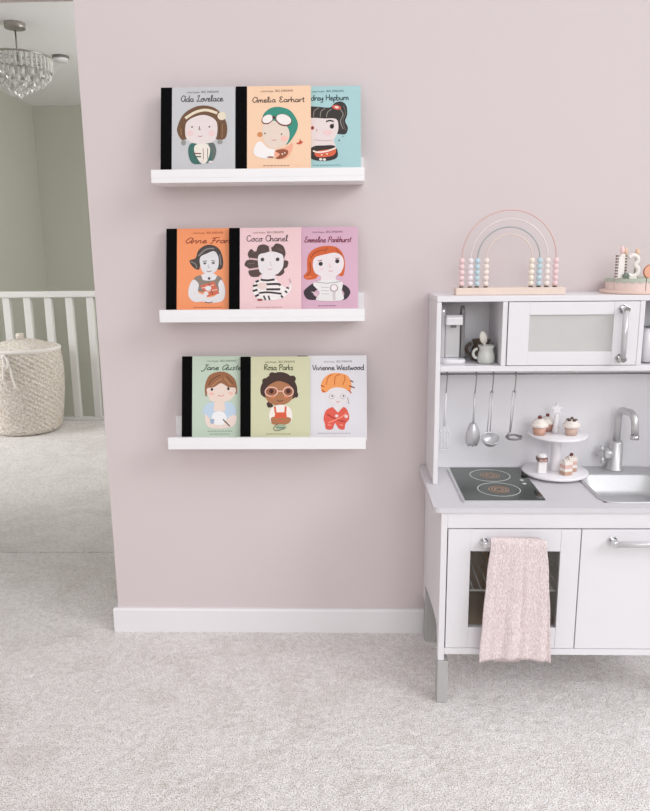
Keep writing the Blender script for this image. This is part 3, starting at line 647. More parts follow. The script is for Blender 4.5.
b.draw((235, 350), 4.643, [
 ('p', [(398, 200), (400, 155), (430, 122), (470, 114), (520, 125), (540, 165), (530, 200), (470, 185), (420, 205)], (238, 158, 92)),
 ('l', [(420, 170), (430, 135), (450, 120)], 5, (210, 112, 56)), ('l', [(460, 170), (465, 130), (490, 120)], 5, (210, 112, 56)), ('l', [(500, 170), (510, 140), (505, 125)], 5, (210, 112, 56)), ('l', [(535, 150), (550, 158)], 6, (120, 66, 60)), ('l', [(530, 175), (556, 185)], 6, (120, 66, 60)), ('l', [(528, 195), (540, 210)], 6, (190, 80, 50)), ('l', [(395, 172), (412, 180)], 6, (190, 80, 50)), ('l', [(400, 195), (415, 205)], 6, (190, 80, 50)),
 ('p', [(425, 210), (440, 190), (475, 182), (515, 192), (528, 215), (522, 250), (500, 265), (500, 290), (455, 290), (455, 268), (430, 250)], (226, 220, 222)),
 ('e', 447, 226, 13, 11, (180, 176, 178)), ('e', 500, 226, 13, 11, (180, 176, 178)), ('e', 447, 226, 10, 8, (236, 232, 232)), ('e', 500, 226, 10, 8, (236, 232, 232)), ('e', 449, 224, 4, 4, (70, 66, 66)), ('e', 502, 224, 4, 4, (70, 66, 66)), ('l', [(468, 250), (476, 252), (484, 249)], 3, (190, 110, 100)), ('l', [(522, 230), (528, 262)], 3, (150, 140, 140)),
 ('p', [(408, 330), (420, 292), (455, 276), (476, 300), (500, 276), (520, 290), (530, 330), (512, 355), (505, 382), (480, 378), (462, 352), (450, 380), (420, 380), (414, 355)], (220, 92, 76)),
 ('l', [(425, 310), (470, 335), (510, 345)], 7, (180, 58, 48)), ('l', [(515, 305), (490, 325), (430, 350)], 5, (240, 150, 130)), ('e', 470, 318, 8, 7, (228, 212, 210)), ('e', 515, 320, 8, 8, (228, 212, 210)), ('q', [(452, 276), (476, 302), (500, 276)], (226, 220, 222)), ('l', [(428, 360), (445, 362)], 5, (240, 150, 130)), ('l', [(484, 360), (500, 362)], 5, (240, 150, 130))])
b.title('Vivienne Westwood', 311.8, 364.5, 371.4, 2.8, (36, 34, 40)); b.series(323, 352, 363.6, (110, 108, 112)); b.foot(317, 350, 436.2, (160, 158, 160)); b.done()

# ------------------------------------------------------------ toy kitchen
KX, KW = 0.2344, 0.6893
KR = KX + KW; KM = KX + KW / 2
TS = 0.016                                  # board thickness
HD = 0.180                                  # depth of the upper unit
ZC, ZH = 0.535, 1.038
def frame(mb, x0, x1, z0, z1, y0, y1, sl, sr, st, sb):
    mb.box(x0, x0 + sl, y0, y1, z0, z1); mb.box(x1 - sr, x1, y0, y1, z0, z1)
    mb.box(x0 + sl, x1 - sr, y0 + 0.0006, y1, z1 - st, z1); mb.box(x0 + sl, x1 - sr, y0 + 0.0006, y1, z0, z0 + sb)
def bar_handle(door, p0, p1, out, rm=0.0115):
    """chrome mounts and a silver bar standing off the door"""
    p0, p1 = Vector(p0), Vector(p1); d = (p1 - p0).normalized(); o = Vector((0, -out, 0))
    h = MB().tube([p0 + o + d * 0.002, p1 + o - d * 0.002], 0.0075, 14).build('handle', M['silver'], door)
    for p in (p0, p1):
        m = MB(); m.tube([p + Vector((0, -0.0002, 0)), p + Vector((0, -0.004, 0))], rm, 18)
        m.tube([p + Vector((0, -0.004, 0)), p + o + Vector((0, -0.006, 0))], rm * 0.72, 16)
        m.build('handle_mount', M['chrome'], door, 0.0006)
def kitchen():
    r = thing('play_kitchen', (KM, -0.18, 0), 'white wooden toy kitchen with upper shelf unit, hob and sink against the pink wall', 'toy kitchen')
    W = M['white']
    for x0, nm in ((KX, 0), (KR - TS, 1)):
        # lower side with its cut-out between the feet
        pts = [(-0.002, ZC - 0.013), (-0.362, ZC - 0.013), (-0.362, 0.12), (-0.338, 0.12), (-0.334, 0.165), (-0.322, 0.195), (-0.290, 0.208), (-0.06, 0.182), (-0.045, 0.170), (-0.042, 0.12), (-0.002, 0.12)]
        MB().prism(pts, 'x', x0, x0 + TS).build('side_panel', W, r, 0.0015)
        xu = x0 if nm == 0 else x0 + TS - 0.0125
        MB().box(xu, xu + 0.0125, -HD, -0.001, ZC + 0.0005, ZH - 0.0145).build('upper_side_panel', W, r, 0.0015)
        xa = x0 - 0.001 if nm == 0 else x0 + TS - 0.027
        m = MB(); m.box(xa, xa + 0.028, -0.3655, -0.330, 0, 0.1195); m.build('front_leg', M['legcap'], r, 0.002)
        xa2 = x0 + 0.001 if nm == 0 else x0 + TS - 0.037
        m = MB(); m.box(xa2, xa2 + 0.034, -0.062, -0.026, 0, 0.172); m.build('rear_leg', M['legcap'], r, 0.002)
    for xl in (KX + TS, KR - TS - 0.006): MB().box(xl, xl + 0.006, -0.345, -0.066, 0.1558, 0.30).build('inner_side', W, r)
    # worktop with a cut-out for the sink
    SX0, SX1, SY0, SY1 = 0.642, 0.866, -0.324, -0.030
    zt, zb = ZC, ZC - 0.0125
    hb = rrect(SX0, SX1, SY0, SY1, 0.012, zt, 3)
    m = MB(); fy = -0.3665
    lft = [(KX - 0.019, -0.002), (SX0, -0.002), (SX0, fy), (KX - 0.004, fy), (KX - 0.013, fy + 0.003), (KX - 0.0185, fy + 0.012), (KX - 0.019, fy + 0.02)]
    m.prism(lft, 'z', zb, zt); m.prism([(2 * KM - x, y) for x, y in lft[3:]] + [(SX1, fy), (SX1, -0.002), (KR + 0.019, -0.002)], 'z', zb, zt)
    m.box(SX0, SX1, fy, SY0, zb, zt); m.box(SX0, SX1, SY1, -0.002, zb, zt)
    m.build('worktop', M['counter'], r)
    MB().box(KX + TS, KR - TS, -0.362, -0.350, 0.4815, zb - 0.0005).build('top_rail', W, r, 0.0012)
    MB().box(KX + TS, KR - TS, -0.362, -0.010, 0.138, 0.1555).build('bottom_board', W, r, 0.0012)
    MB().box(KX + TS, KR - TS, -0.010, -0.004, 0.138, zb - 0.001).build('base_back_panel', M['inside'], r)
    MB().box(KM - 0.008, KM + 0.008, -0.335, -0.010, 0.156, zb - 0.001).build('middle_panel', W, r)
    MB().box(KX + TS + 0.0062, KM - 0.0085, -0.345, -0.0105, 0.1557, 0.1577).build('oven_floor', M['inside'], r)
    # oven door
    x0, x1, z0, z1 = KX + TS + 0.0022, KM - 0.0012, 0.1578, 0.4788
    m = MB(); y0, y1 = -0.364, -0.347
    frame(m, x0, x1, z0, z1, y0, y1, 0.056, 0.048, 0.0575, 0.0565)
    d = m.build('oven_door', W, r, 0.0009)
    MB().box(x0 + 0.056, x1 - 0.048, -0.356, -0.3535, z0 + 0.0565, z1 - 0.0575).build('window_pane', mat('oven_glass', (150, 150, 142), 0.1, alpha=0.10), d)
    # wire shelf inside
    m = MB()
    for y in (-0.335, -0.03): m.tube([(x0 + 0.004, y, 0.303), (x1 - 0.004, y, 0.303)], 0.0028, 8)
    n = 16
    for i in range(n): m.tube([(x0 + 0.012 + (x1 - x0 - 0.024) * i / (n - 1), -0.335, 0.303), (x0 + 0.012 + (x1 - x0 - 0.024) * i / (n - 1), -0.03, 0.303)], 0.0017, 6)
    m.build('oven_shelf', M['rail'], r)
    bar_handle(d, (0.3405, -0.364, 0.4495), (0.462, -0.364, 0.4495), 0.026, 0.0095)
    # cupboard door
    x0b, x1b = KM + 0.0012, KR - TS - 0.0022
    d2 = MB().box(x0b, x1b, -0.364, -0.347, z0, z1).build('cupboard_door', W, r, 0.0009)
    bar_handle(d2, (0.655, -0.364, 0.4510), (0.789, -0.364, 0.4510), 0.026)
    # upper unit
    MB().box(KX, KR, -HD, -0.001, ZH - 0.014, ZH).build('top_board', W, r, 0.0015)
    MB().box(KX + 0.0126, KR - 0.0126, -HD, -0.001, 0.843, 0.8576).build('shelf_board', W, r, 0.0012)
    for x in (0.4035, 0.7515): MB().box(x, x + 0.0125, -HD + 0.001, -0.006, 0.858, ZH - 0.0145).build('divider', W, r, 0.0008)
    MB().box(KX + 0.0126, KR - 0.0126, -0.006, -0.0015, 0.858, ZH - 0.0145).build('upper_back_panel', M['splash'], r)
    MB().box(KX + 0.0126, KR - 0.0126, -0.020, -0.0015, ZC + 0.0005, 0.8425).build('splashback', M['splash'], r)
    x0, x1, z0, z1 = 0.4180, 0.7495, 0.8592, 1.0225
    m = MB(); frame(m, x0, x1, z0, z1, -0.182, -0.168, 0.0535, 0.0640, 0.0330, 0.0355)
    d3 = m.build('microwave_door', W, r, 0.0009)
    MB().box(x0 + 0.0535, x1 - 0.0640, -0.177, -0.1745, z0 + 0.0355, z1 - 0.0330).build('window_pane', mat('frosted_glass', (228, 227, 225), 0.4, alpha=0.62), d3)
    bar_handle(d3, (0.7065, -0.182, 1.0035), (0.7065, -0.182, 0.8775), 0.024)
    # utensil rail
    MB().tube([(KX + 0.0126, -0.125, 0.8275), (KR - 0.0126, -0.125, 0.8275)], 0.0024, 10).build('utensil_rail', M['wire'], r)
    # hob
    m = MB(); m.loft([rrect(0.2915, 0.5015, -0.3270, -0.0415, 0.008, ZC + 0.0003), rrect(0.2915, 0.5015, -0.3270, -0.0415, 0.008, ZC + 0.0035), rrect(0.2935, 0.4995, -0.3250, -0.0435, 0.008, ZC + 0.0045)], 0, False, True, True)
    hob = m.build('hob', M['alu'], r)
    m = MB(); m.loft([rrect(0.2985, 0.4995, -0.3190, -0.0435, 0.004, ZC + 0.0045), rrect(0.2985, 0.4995, -0.3190, -0.0435, 0.004, ZC + 0.0062)], 0, False, False, True)
    m.build('hob_glass', M['glassblack'], hob)
    zg = ZC + 0.0063
    def ringm(cx, cy, ra, rb, z0, z1):
        q = MB(); q.loft([arc((cx, cy, z0), ra, 0, 2 * PI, 40, 'xy')[:-1], arc((cx, cy, z1), ra, 0, 2 * PI, 40, 'xy')[:-1], arc((cx, cy, z1), rb, 0, 2 * PI, 40, 'xy')[:-1], arc((cx, cy, z0), rb, 0, 2 * PI, 40, 'xy')[:-1]], 0, False); return q
    for cx, cy in ((0.399, -0.119), (0.399, -0.240)):
        ringm(cx, cy, 0.0535, 0.0555, zg - 0.0002, zg + 0.0003).build('burner_ring', M['ring'], hob)
        q = MB()
        for ra, rb in ((0.008, 0.013), (0.0165, 0.0205), (0.024, 0.0275)):
            q2 = ringm(cx, cy, ra, rb, zg - 0.0002, zg + 0.0002); q.add(q2.v, q2.f)
        q.build('burner_coil', M['coil'], hob)
    for cx, cy in ((0.4765, -0.163), (0.4765, -0.193)):
        MB().lathe([(0.0055, 0), (0.0055, 0.0008)], (cx, cy, zg - 0.0002), 18).build('touch_button', M['ring'], hob)
    MB().lathe([(0.0065, 0), (0.0075, 0.002), (0.007, 0.0045), (0.0001, 0.0055)], (0.4915, -0.124, zg - 0.0002), 18).build('black_dome', M['black'], hob)  # small black dome near the right edge of the glass
    # sink: flange, faucet deck and basin in one pressed sheet
    m = MB(); z = ZC
    loops = [rrect(0.636, 0.872, -0.331, -0.022, 0.040, z + 0.0002), rrect(0.636, 0.872, -0.331, -0.022, 0.040, z + 0.003), rrect(0.639, 0.869, -0.328, -0.025, 0.038, z + 0.0036),
             rrect(0.6455, 0.8625, -0.3215, -0.096, 0.042, z + 0.0030), rrect(0.649, 0.859, -0.318, -0.0995, 0.042, z - 0.002), rrect(0.655, 0.853, -0.311, -0.106, 0.044, z - 0.040), rrect(0.668, 0.84, -0.298, -0.119, 0.036, z - 0.052)]
    m.loft(loops, 0, True, False, True)
    sk = m.build('sink', M['sink'], r)
    MB().lathe([(0.002, 0), (0.014, 0.0005), (0.017, 0.002)], (0.754, -0.2, z - 0.0518), 20).build('drain', M['chrome'], sk)
    # faucet
    fx, fy = 0.7650, -0.052
    m = MB(); m.lathe([(0.0235, 0), (0.0235, 0.003), (0.0195, 0.006), (0.0185, 0.078), (0.0165, 0.083), (0.001, 0.084)], (fx, fy, ZC + 0.0037), 28)
    fc = m.build('faucet', M['steel'], r)
    pts = [(fx, fy, ZC + 0.085), (fx, fy, ZC + 0.146)] + [(fx + 0.004 * (1 - math.cos(a)) , fy - 0.026 * (1 - math.cos(a)), ZC + 0.152 + 0.028 * math.sin(a)) for a in [PI / 2 * i / 6 for i in range(7)]]
    pts += [(fx + 0.008, fy - 0.04, ZC + 0.180)] + [(fx + 0.012 + 0.004 * math.sin(a), fy - 0.052 - 0.026 * math.sin(a), ZC + 0.154 + 0.026 * math.cos(a)) for a in [PI / 2 * i / 6 for i in range(7)]] + [(fx + 0.018, fy - 0.079, ZC + 0.122)]
    MB().tube(pts, 0.0099, 16).build('spout', M['steel'], fc)
    MB().tube([(fx + 0.018, fy - 0.079, ZC + 0.123), (fx + 0.018, fy - 0.079, ZC + 0.112)], 0.0116, 16).build('spout_tip', M['chrome'], fc)
    hz = ZC + 0.052
    m = MB(); m.tube([(fx - 0.016, fy - 0.006, hz), (fx - 0.024, fy - 0.009, hz), (fx - 0.034, fy - 0.012, hz), (fx - 0.040, fy - 0.014, hz)], [0.0135, 0.0155, 0.0145, 0.010], 16)
    c = Vector((fx - 0.043, fy - 0.015, hz)); ax = Vector((-0.94, -0.34, 0)); u = Vector((0.34, -0.94, 0)); v = Vector((0, 0, 1))
    m.tube([c - ax * 0.005, c + ax * 0.006], 0.0085, 14)
    for k in range(4):
        a = PI / 2 * k + 0.15; dd = u * math.cos(a) + v * math.sin(a)
        m.tube([c + dd * 0.006, c + dd * 0.025], [0.0048, 0.0064], 12)
    m.build('cross_handle', M['steel'], fc)
kitchen()

# ------------------------------------------------------------ utensils on the rail
def hook(mb, x, y, z):
    mb.tube([(x, y + 0.004, z - 0.006)] + [(x, y + 0.0062 * math.cos(a), z + 0.0062 * math.sin(a)) for a in [PI * i / 8 for i in range(9)]] + [(x - 0.001, y - 0.005, z - 0.03), (x - 0.002, y - 0.004, z - 0.045), (x - 0.002, y - 0.002, z - 0.050), (x - 0.002, y + 0.003, z - 0.049)], 0.0015, 8)
UZ, UY = 0.8275, -0.125
GU = 'utensils hanging from the kitchen rail'
uplast = mat('white_utensil', (228, 227, 230), 0.35); ust = mat('utensil_steel', (206, 206, 208), 0.35, 0.5)
def utensils():
    def start(x, label, nm, cat):
        r = thing(nm, (x, UY, UZ - 0.05), label, cat, GU); h = MB(); hook(h, x, UY, UZ); h.build('hook', M['wire'], r); return r
    zt = UZ - 0.0485
    # balloon whisk / slotted turner
    x = 0.2730; r = start(x, 'white slotted toy spatula hanging leftmost on the kitchen rail', 'slotted_spatula', 'spatula')
    x -= 0.002
    MB().tube([(x, UY, zt), (x - 0.002, UY, zt - 0.095)], [0.0028, 0.0036], 10).build('handle', uplast, r)
    m = MB(); zb = zt - 0.16
    for i in range(5):
        t = (i - 2) / 2
        m.tube(spline([(x - 0.002, UY, zt - 0.092), (x - 0.002 + 0.013 * t, UY, zt - 0.112), (x - 0.003 + 0.0175 * t, UY - 0.001, zb)], k=5), 0.0019, 6)
    m.tube(spline([(x - 0.022, UY - 0.001, zb + 0.001), (x - 0.012, UY, zb - 0.003), (x + 0.006, UY, zb - 0.003), (x + 0.016, UY - 0.001, zb + 0.001)], k=4), 0.0024, 6)
    m.tube(spline([(x - 0.0145, UY, zt - 0.112), (x - 0.002, UY, zt - 0.106), (x + 0.011, UY, zt - 0.112)], k=4), 0.0022, 6)
    m.build('blade', uplast, r)
    # serving spoon with a lobed bowl
    x = 0.3510; r = start(x, 'steel pasta server with a lobed bowl, second from the left on the kitchen rail', 'pasta_server', 'spoon')
    x -= 0.002
    MB().tube([(x, UY, zt), (x - 0.002, UY, zt - 0.092)], [0.0024, 0.003], 10).build('handle', ust, r)
    m = MB(); nv, nu = 12, 18; vs = []
    for i in range(nv + 1):
        t = i / nv
        for j in range(nu + 1):
            s = j / nu * 2 - 1
            hw = 0.0195 * (math.sin(PI * min(0.98, t * 0.62 + 0.1)) ** 0.8)
            lob = 0.0035 * (0.5 + 0.5 * math.cos(3 * PI * s)) * max(0, t - 0.5) * 2
            vs.append((x - 0.002 + hw * s, UY - 0.006 + 0.012 * s * s - 0.008 * math.sin(PI * t), zt - 0.086 - 0.062 * t - lob * 1.3))
    fs = [(i * (nu + 1) + j, i * (nu + 1) + j + 1, (i + 1) * (nu + 1) + j + 1, (i + 1) * (nu + 1) + j) for i in range(nv) for j in range(nu)]
    m.add(vs, fs, 0, True); o = m.build('bowl', ust, r); sd = o.modifiers.new('thick', 'SOLIDIFY'); sd.thickness = 0.0016
    # ladle
    x = 0.3965; r = start(x, 'steel soup ladle with a round bowl hanging on the kitchen rail', 'soup_ladle', 'ladle')
    x -= 0.002
    m = MB(); m.tube([(x + 0.003, UY, zt), (x - 0.001, UY, zt - 0.116)], 0.0017, 8); m.tube([(x - 0.003, UY, zt), (x - 0.009, UY, zt - 0.116)], 0.0017, 8); m.tube([(x - 0.004, UY, zt), (x, UY, zt + 0.003), (x + 0.004, UY, zt)], 0.0018, 8)
    m.build('handle', ust, r)
    m = MB(); pr = [(0.0245 * math.sin(a), -0.0245 * math.cos(a)) for a in [0.02 + (PI / 2 - 0.02) * i / 8 for i in range(9)]]; pr += [(0.0228 * math.sin(a), -0.0228 * math.cos(a)) for a in [PI / 2 - (PI / 2 - 0.02) * i / 8 for i in range(9)]]
    m.lathe(pr, (0, 0, 0), 28, cap=False)
    rot = Matrix.Rotation(0.5, 3, 'X')
    m.v = [tuple(rot @ Vector(p) + Vector((x - 0.0035, UY - 0.022, zt - 0.123))) for p in m.v]
    m.build('bowl', ust, r)
    # spiral whisk
    x = 0.4565; r = start(x, 'wire spiral whisk with a flat ring end, rightmost utensil on the kitchen rail', 'spiral_whisk', 'whisk')
    x -= 0.002
    m = MB(); m.tube([(x - 0.005, UY, zt), (x - 0.0075, UY, zt - 0.113)], 0.0015, 8); m.tube([(x + 0.005, UY, zt), (x - 0.0055, UY, zt - 0.113)], 0.0015, 8); m.tube([(x - 0.0055, UY, zt), (x, UY, zt + 0.004), (x + 0.0055, UY, zt)], 0.0017, 8)
    m.build('handle', ust, r)
    m = MB(); pts = []; c = (x + 0.002, UY - 0.008, zt - 0.125)
    for i in range(90):
        a = 2 * PI * i / 18; rad = 0.0235 - 0.0001 * i
        pts.append((c[0] + rad * math.cos(a), c[1] + 0.75 * rad * math.sin(a), c[2] + 0.003 * math.sin(a) + 0.0022 * math.sin(a * 4.3)))
    m.tube([(x - 0.0065, UY, zt - 0.111), (x - 0.012, UY + 0.0, zt - 0.117), pts[7]], 0.0014, 6)
    m.tube(pts, 0.0013, 6); m.build('wire_coil', M['wire'], r)
utensils()

# ------------------------------------------------------------ towel over the oven handle
def towel_mat():
    m = bpy.data.materials.new('pink_waffle_cotton'); m.use_nodes = True; nt = m.node_tree; b = nt.nodes['Principled BSDF']
    b.inputs['Roughness'].default_value = 0.95; b.inputs['Specular IOR Level'].default_value = 0.1
    tc = nt.nodes.new('ShaderNodeTexCoord')
    n = nt.nodes.new('ShaderNodeTexNoise'); n.inputs['Scale'].default_value = 380; n.inputs['Detail'].default_value = 4
    mp = nt.nodes.new('ShaderNodeMapping'); mp.inputs['Scale'].default_value = (1, 1, 0.4)
    nt.links.new(tc.outputs['Object'], mp.inputs[0]); nt.links.new(mp.outputs[0], n.inputs['Vector'])
    r = nt.nodes.new('ShaderNodeValToRGB'); r.color_ramp.elements[0].color = lin((212, 192, 192)); r.color_ramp.elements[1].color = lin((244, 231, 231))
    r.color_ramp.elements[0].position = 0.33; r.color_ramp.elements[1].position = 0.66
    nt.links.new(n.outputs['Fac'], r.inputs[0]); nt.links.new(r.outputs[0], b.inputs['Base Color'])
    bp = nt.nodes.new('ShaderNodeBump'); bp.inputs['Strength'].default_value = 0.9; bp.inputs['Distance'].default_value = 0.003
    nt.links.new(n.outputs['Fac'], bp.inputs['Height']); nt.links.new(bp.outputs[0], b.inputs['Normal'])
    return m
def towel():
    nu, hy, hz = 60, -0.390, 0.4495; R = 0.0105
    path = []                                   # (y, z, drop fraction, side)
    for i in range(34): path.append((-0.3755, 0.127 + (hz - 0.127) * i / 33, 1 - i / 33, 0))
    for i in range(1, 12):
        a = PI * i / 12; path.append((hy + R * math.cos(a), hz + R * math.sin(a) * 1.5 + 0.002, i / 12, 1))
    for i in range(40): path.append((hy - R - 0.002 * i / 39, hz - (hz - 0.1435) * i / 39, i / 39, 2))
    v = []
    for (y, z, t, side) in path:
        for j in range(nu + 1):
            s = j / nu
            if side == 0:
                xa, xb = 0.353 + 0.022 * t, 0.449 - 0.007 * t
                fold = 0.0015 * math.sin(s * 17) * t
            elif side == 1:
                k = max(0, min(1, t * 2 - 0.5)); xa, xb = 0.353 - 0.003 * k, 0.449 + 0.0355 * k; fold = 0
            else:
                tt = t if side == 2 else 0
                xa = 0.350 - 0.020 * tt ** 0.8 ; xb = 0.4845 + 0.025 * tt ** 0.7
                fold = (0.0055 * math.sin(s * 9.5 + 0.6) + 0.003 * math.sin(s * 21 + tt * 2)) * (0.15 + 0.85 * tt)
            edge = 0.0006 * math.sin(z * 60 + s * 3)
            dz = (0.0007 * math.sin(s * 9) + (0.008 * math.sin(PI * s) if side == 2 else 0.0)) * t
            v.append((xa + (xb - xa) * s + edge, y - abs(fold) - 0.0008 * math.sin(s * 160) , z + dz))
    f = [(i * (nu + 1) + j, i * (nu + 1) + j + 1, (i + 1) * (nu + 1) + j + 1, (i + 1) * (nu + 1) + j) for i in range(len(path) - 1) for j in range(nu)]
    o = MB().add(v, f, 0, True).build('tea_towel', towel_mat(), None, origin=(0.41, -0.39, 0.14))
    sd = o.modifiers.new('thick', 'SOLIDIFY'); sd.thickness = 0.003; sd.offset = 0
    tag(o, 'pale pink textured towel draped over the left oven door handle', 'towel')
towel()

# ------------------------------------------------------------ cake stand and cakes
CX, CY = 0.5845, -0.0935
def cake_stand():
    z = ZC
    r = thing('cake_stand', (CX, CY, z), 'white two-tier toy cake stand with a star on top between hob and faucet', 'cake stand')
    wp = mat('white_wood_paint', (240, 237, 240), 0.3)
    MB().lathe([(0.076, 0.0065), (0.0865, 0.0068), (0.0895, 0.0095), (0.0895, 0.013), (0.087, 0.0155), (0.001, 0.0155)], (CX, CY, z), 56).build('lower_plate', wp, r)
    MB().lathe([(0.0605, 0.0), (0.0605, 0.0066), (0.001, 0.0066)], (CX, CY, z + 0.0002), 40).build('foot', wp, r)
    MB().lathe([(0.017, 0.0156), (0.014, 0.020), (0.0137, 0.108), (0.018, 0.112)], (CX, CY, z), 28).build('column', wp, r)
    MB().lathe([(0.018, 0.112), (0.077, 0.1125), (0.080, 0.115), (0.080, 0.118), (0.078, 0.1205), (0.001, 0.1205)], (CX + 0.002, CY, z), 56).build('upper_plate', wp, r)
    MB().lathe([(0.0095, 0.1206), (0.009, 0.128), (0.0072, 0.142), (0.0055, 0.158), (0.0055, 0.168), (0.0065, 0.170), (0.004, 0.174), (0.001, 0.175)], (CX - 0.003, CY + 0.004, z), 20).build('finial_post', wp, r)
    st = []
    for k in range(10):
        a = PI / 2 + PI * k / 5; q = 0.018 if k % 2 == 0 else 0.0085
        st.append((CX - 0.003 + q * math.cos(a), z + 0.188 + q * math.sin(a)))
    MB().prism(st, 'y', CY + 0.001, CY + 0.007).build('star', wp, r, 0.001)
cake_stand()
ZU, ZL = ZC + 0.1207, ZC + 0.0157
cream = mat('cream_icing', (240, 232, 224), 0.6, bump=(260, 0.5, 0.002)); cherry = mat('dark_cherry', (112, 50, 54), 0.25)
choc = mat('chocolate', (86, 62, 56), 0.45)
def cupcake(x, y, s, wrap, label, choco=False):
    r = thing('toy_cupcake', (x, y, ZU), label, 'cupcake', 'toy cupcakes on the upper tier')
    fl = lambda q, rad, h: rad * (1 + 0.05 * math.cos(q * 18)) if h < 0.0215 * s else rad
    MB().lathe([(0.0125 * s, 0), (0.0175 * s, 0.022 * s), (0.001, 0.022 * s)], (x, y, ZU + 0.0002), 72, fl=fl).build('wrapper', wrap, r)
    pr = [(0.018, 0.0205), (0.0215, 0.0225), (0.022, 0.026), (0.0195, 0.029), (0.0175, 0.0305), (0.0175, 0.033), (0.014, 0.0365), (0.011, 0.0375), (0.010, 0.0395), (0.001, 0.0415)]
    MB().lathe([(a * s, h * s) for a, h in pr], (x, y, ZU), 40, fl=lambda q, rad, h: rad * (1 + 0.035 * math.sin(6 * q + h * 700))).build('icing', cream, r)
    if choco:
        m = MB()
        for k in range(5):
            a = 2 * PI * k / 5; m.ball((x + 0.009 * s * math.cos(a), y + 0.009 * s * math.sin(a), ZU + 0.0385 * s), 0.0052 * s, 10, sz=0.6)
        m.ball((x, y, ZU + 0.042 * s), 0.0045 * s, 10); m.build('chocolate_flower', choc, r)
    else: MB().ball((x, y, ZU + 0.0445 * s), 0.0052 * s, 14).build('cherry', cherry, r)
peach = mat('peach_wrapper', (214, 170, 150), 0.6); beige = mat('beige_wrapper', (208, 182, 168), 0.6); rose = mat('rose_wrapper', (206, 156, 144), 0.6)
cupcake(0.5300, -0.112, 1.10, peach, 'peach toy cupcake with a cherry, front left on the upper cake stand tier')
cupcake(0.5640, -0.066, 1.0, rose, 'rose toy cupcake with a cherry, tucked behind at the back of the upper tier')
cupcake(0.6160, -0.116, 1.10, beige, 'toy cupcake with a beige wrapper and chocolate flower on the upper tier', True)
def cake_cube():
    x, y = 0.5385, -0.124; z = ZL + 0.0002
    r = thing('toy_cake_cube', (x, y, z), 'white cube cake with a brown bow on the lower tier of the cake stand', 'toy cake')
    wp = mat('white_icing', (242, 238, 238), 0.45)
    MB().box(x - 0.0115, x + 0.0115, y - 0.0115, y + 0.0115, z, z + 0.041).build('body', wp, r, 0.002)
    MB().box(x - 0.0135, x + 0.0135, y - 0.0135, y + 0.0135, z + 0.034, z + 0.0445).build('ribbon', mat('brown_ribbon', (120, 96, 90), 0.5), r, 0.0015)
    m = MB(); m.ball((x - 0.006, y - 0.015, z + 0.038), 0.0055, 10, sy=0.5, sz=0.8); m.ball((x + 0.006, y - 0.015, z + 0.038), 0.0055, 10, sy=0.5, sz=0.8); m.ball((x, y - 0.0155, z + 0.038), 0.003, 8)
    m.build('bow', mat('pink_bow', (196, 156, 150), 0.5), r)
    MB().lathe([(0.0135, 0), (0.0135, 0.003), (0.010, 0.0085), (0.0045, 0.0115), (0.001, 0.012)], (x, y, z + 0.0446), 24).build('icing_top', wp, r)
cake_cube()
def cake_slice(x, y, h, rot, label, top_cherry):
    z = ZL + 0.0002; r = thing('toy_cake_slice', (x, y, z), label, 'toy cake', 'pink toy cake slices on the lower tier'); r.rotation_euler = (0, 0, rot)
    pk = mat('pink_sponge', (226, 186, 178), 0.7, bump=(300, 0.4, 0.001), var=(180, 0.1)); br = mat('tan_sponge', (196, 158, 138), 0.7, var=(200, 0.12)); cr = cream
    hw = 0.0122
    nl = 4; dz = h / nl
    for i in range(nl):
        MB().box(-hw, hw, -hw, hw, i * dz + 0.0001, (i + 1) * dz).build('sponge_layer' if i % 2 == 0 else 'cream_layer', (br if i == 0 else pk) if i % 2 == 0 else cr, r, 0.0012, rel=False)
    m = MB()
    for k in range(5): m.ball((-0.008 + 0.004 * k, -0.005 + 0.01 * (k % 2), h + 0.0015), 0.0038, 8)
    m.build('icing_dots', cr, r, rel=False)
    if top_cherry:
        MB().ball((0, 0, h + 0.007), 0.0055, 12).build('cherry', cherry, r, rel=False)
        MB().box(0.0118, 0.0138, -0.009, 0.009, h * 0.45, h * 0.85).build('chocolate_chip', choc, r, 0.0008, rel=False)
cake_slice(0.6010, -0.140, 0.038, 0.35, 'smaller pink and tan toy cake slice at the front of the lower tier', False)
cake_slice(0.6245, -0.106, 0.039, 0.2, 'pink layered toy cake slice topped by a dark cherry on the lower tier', True)

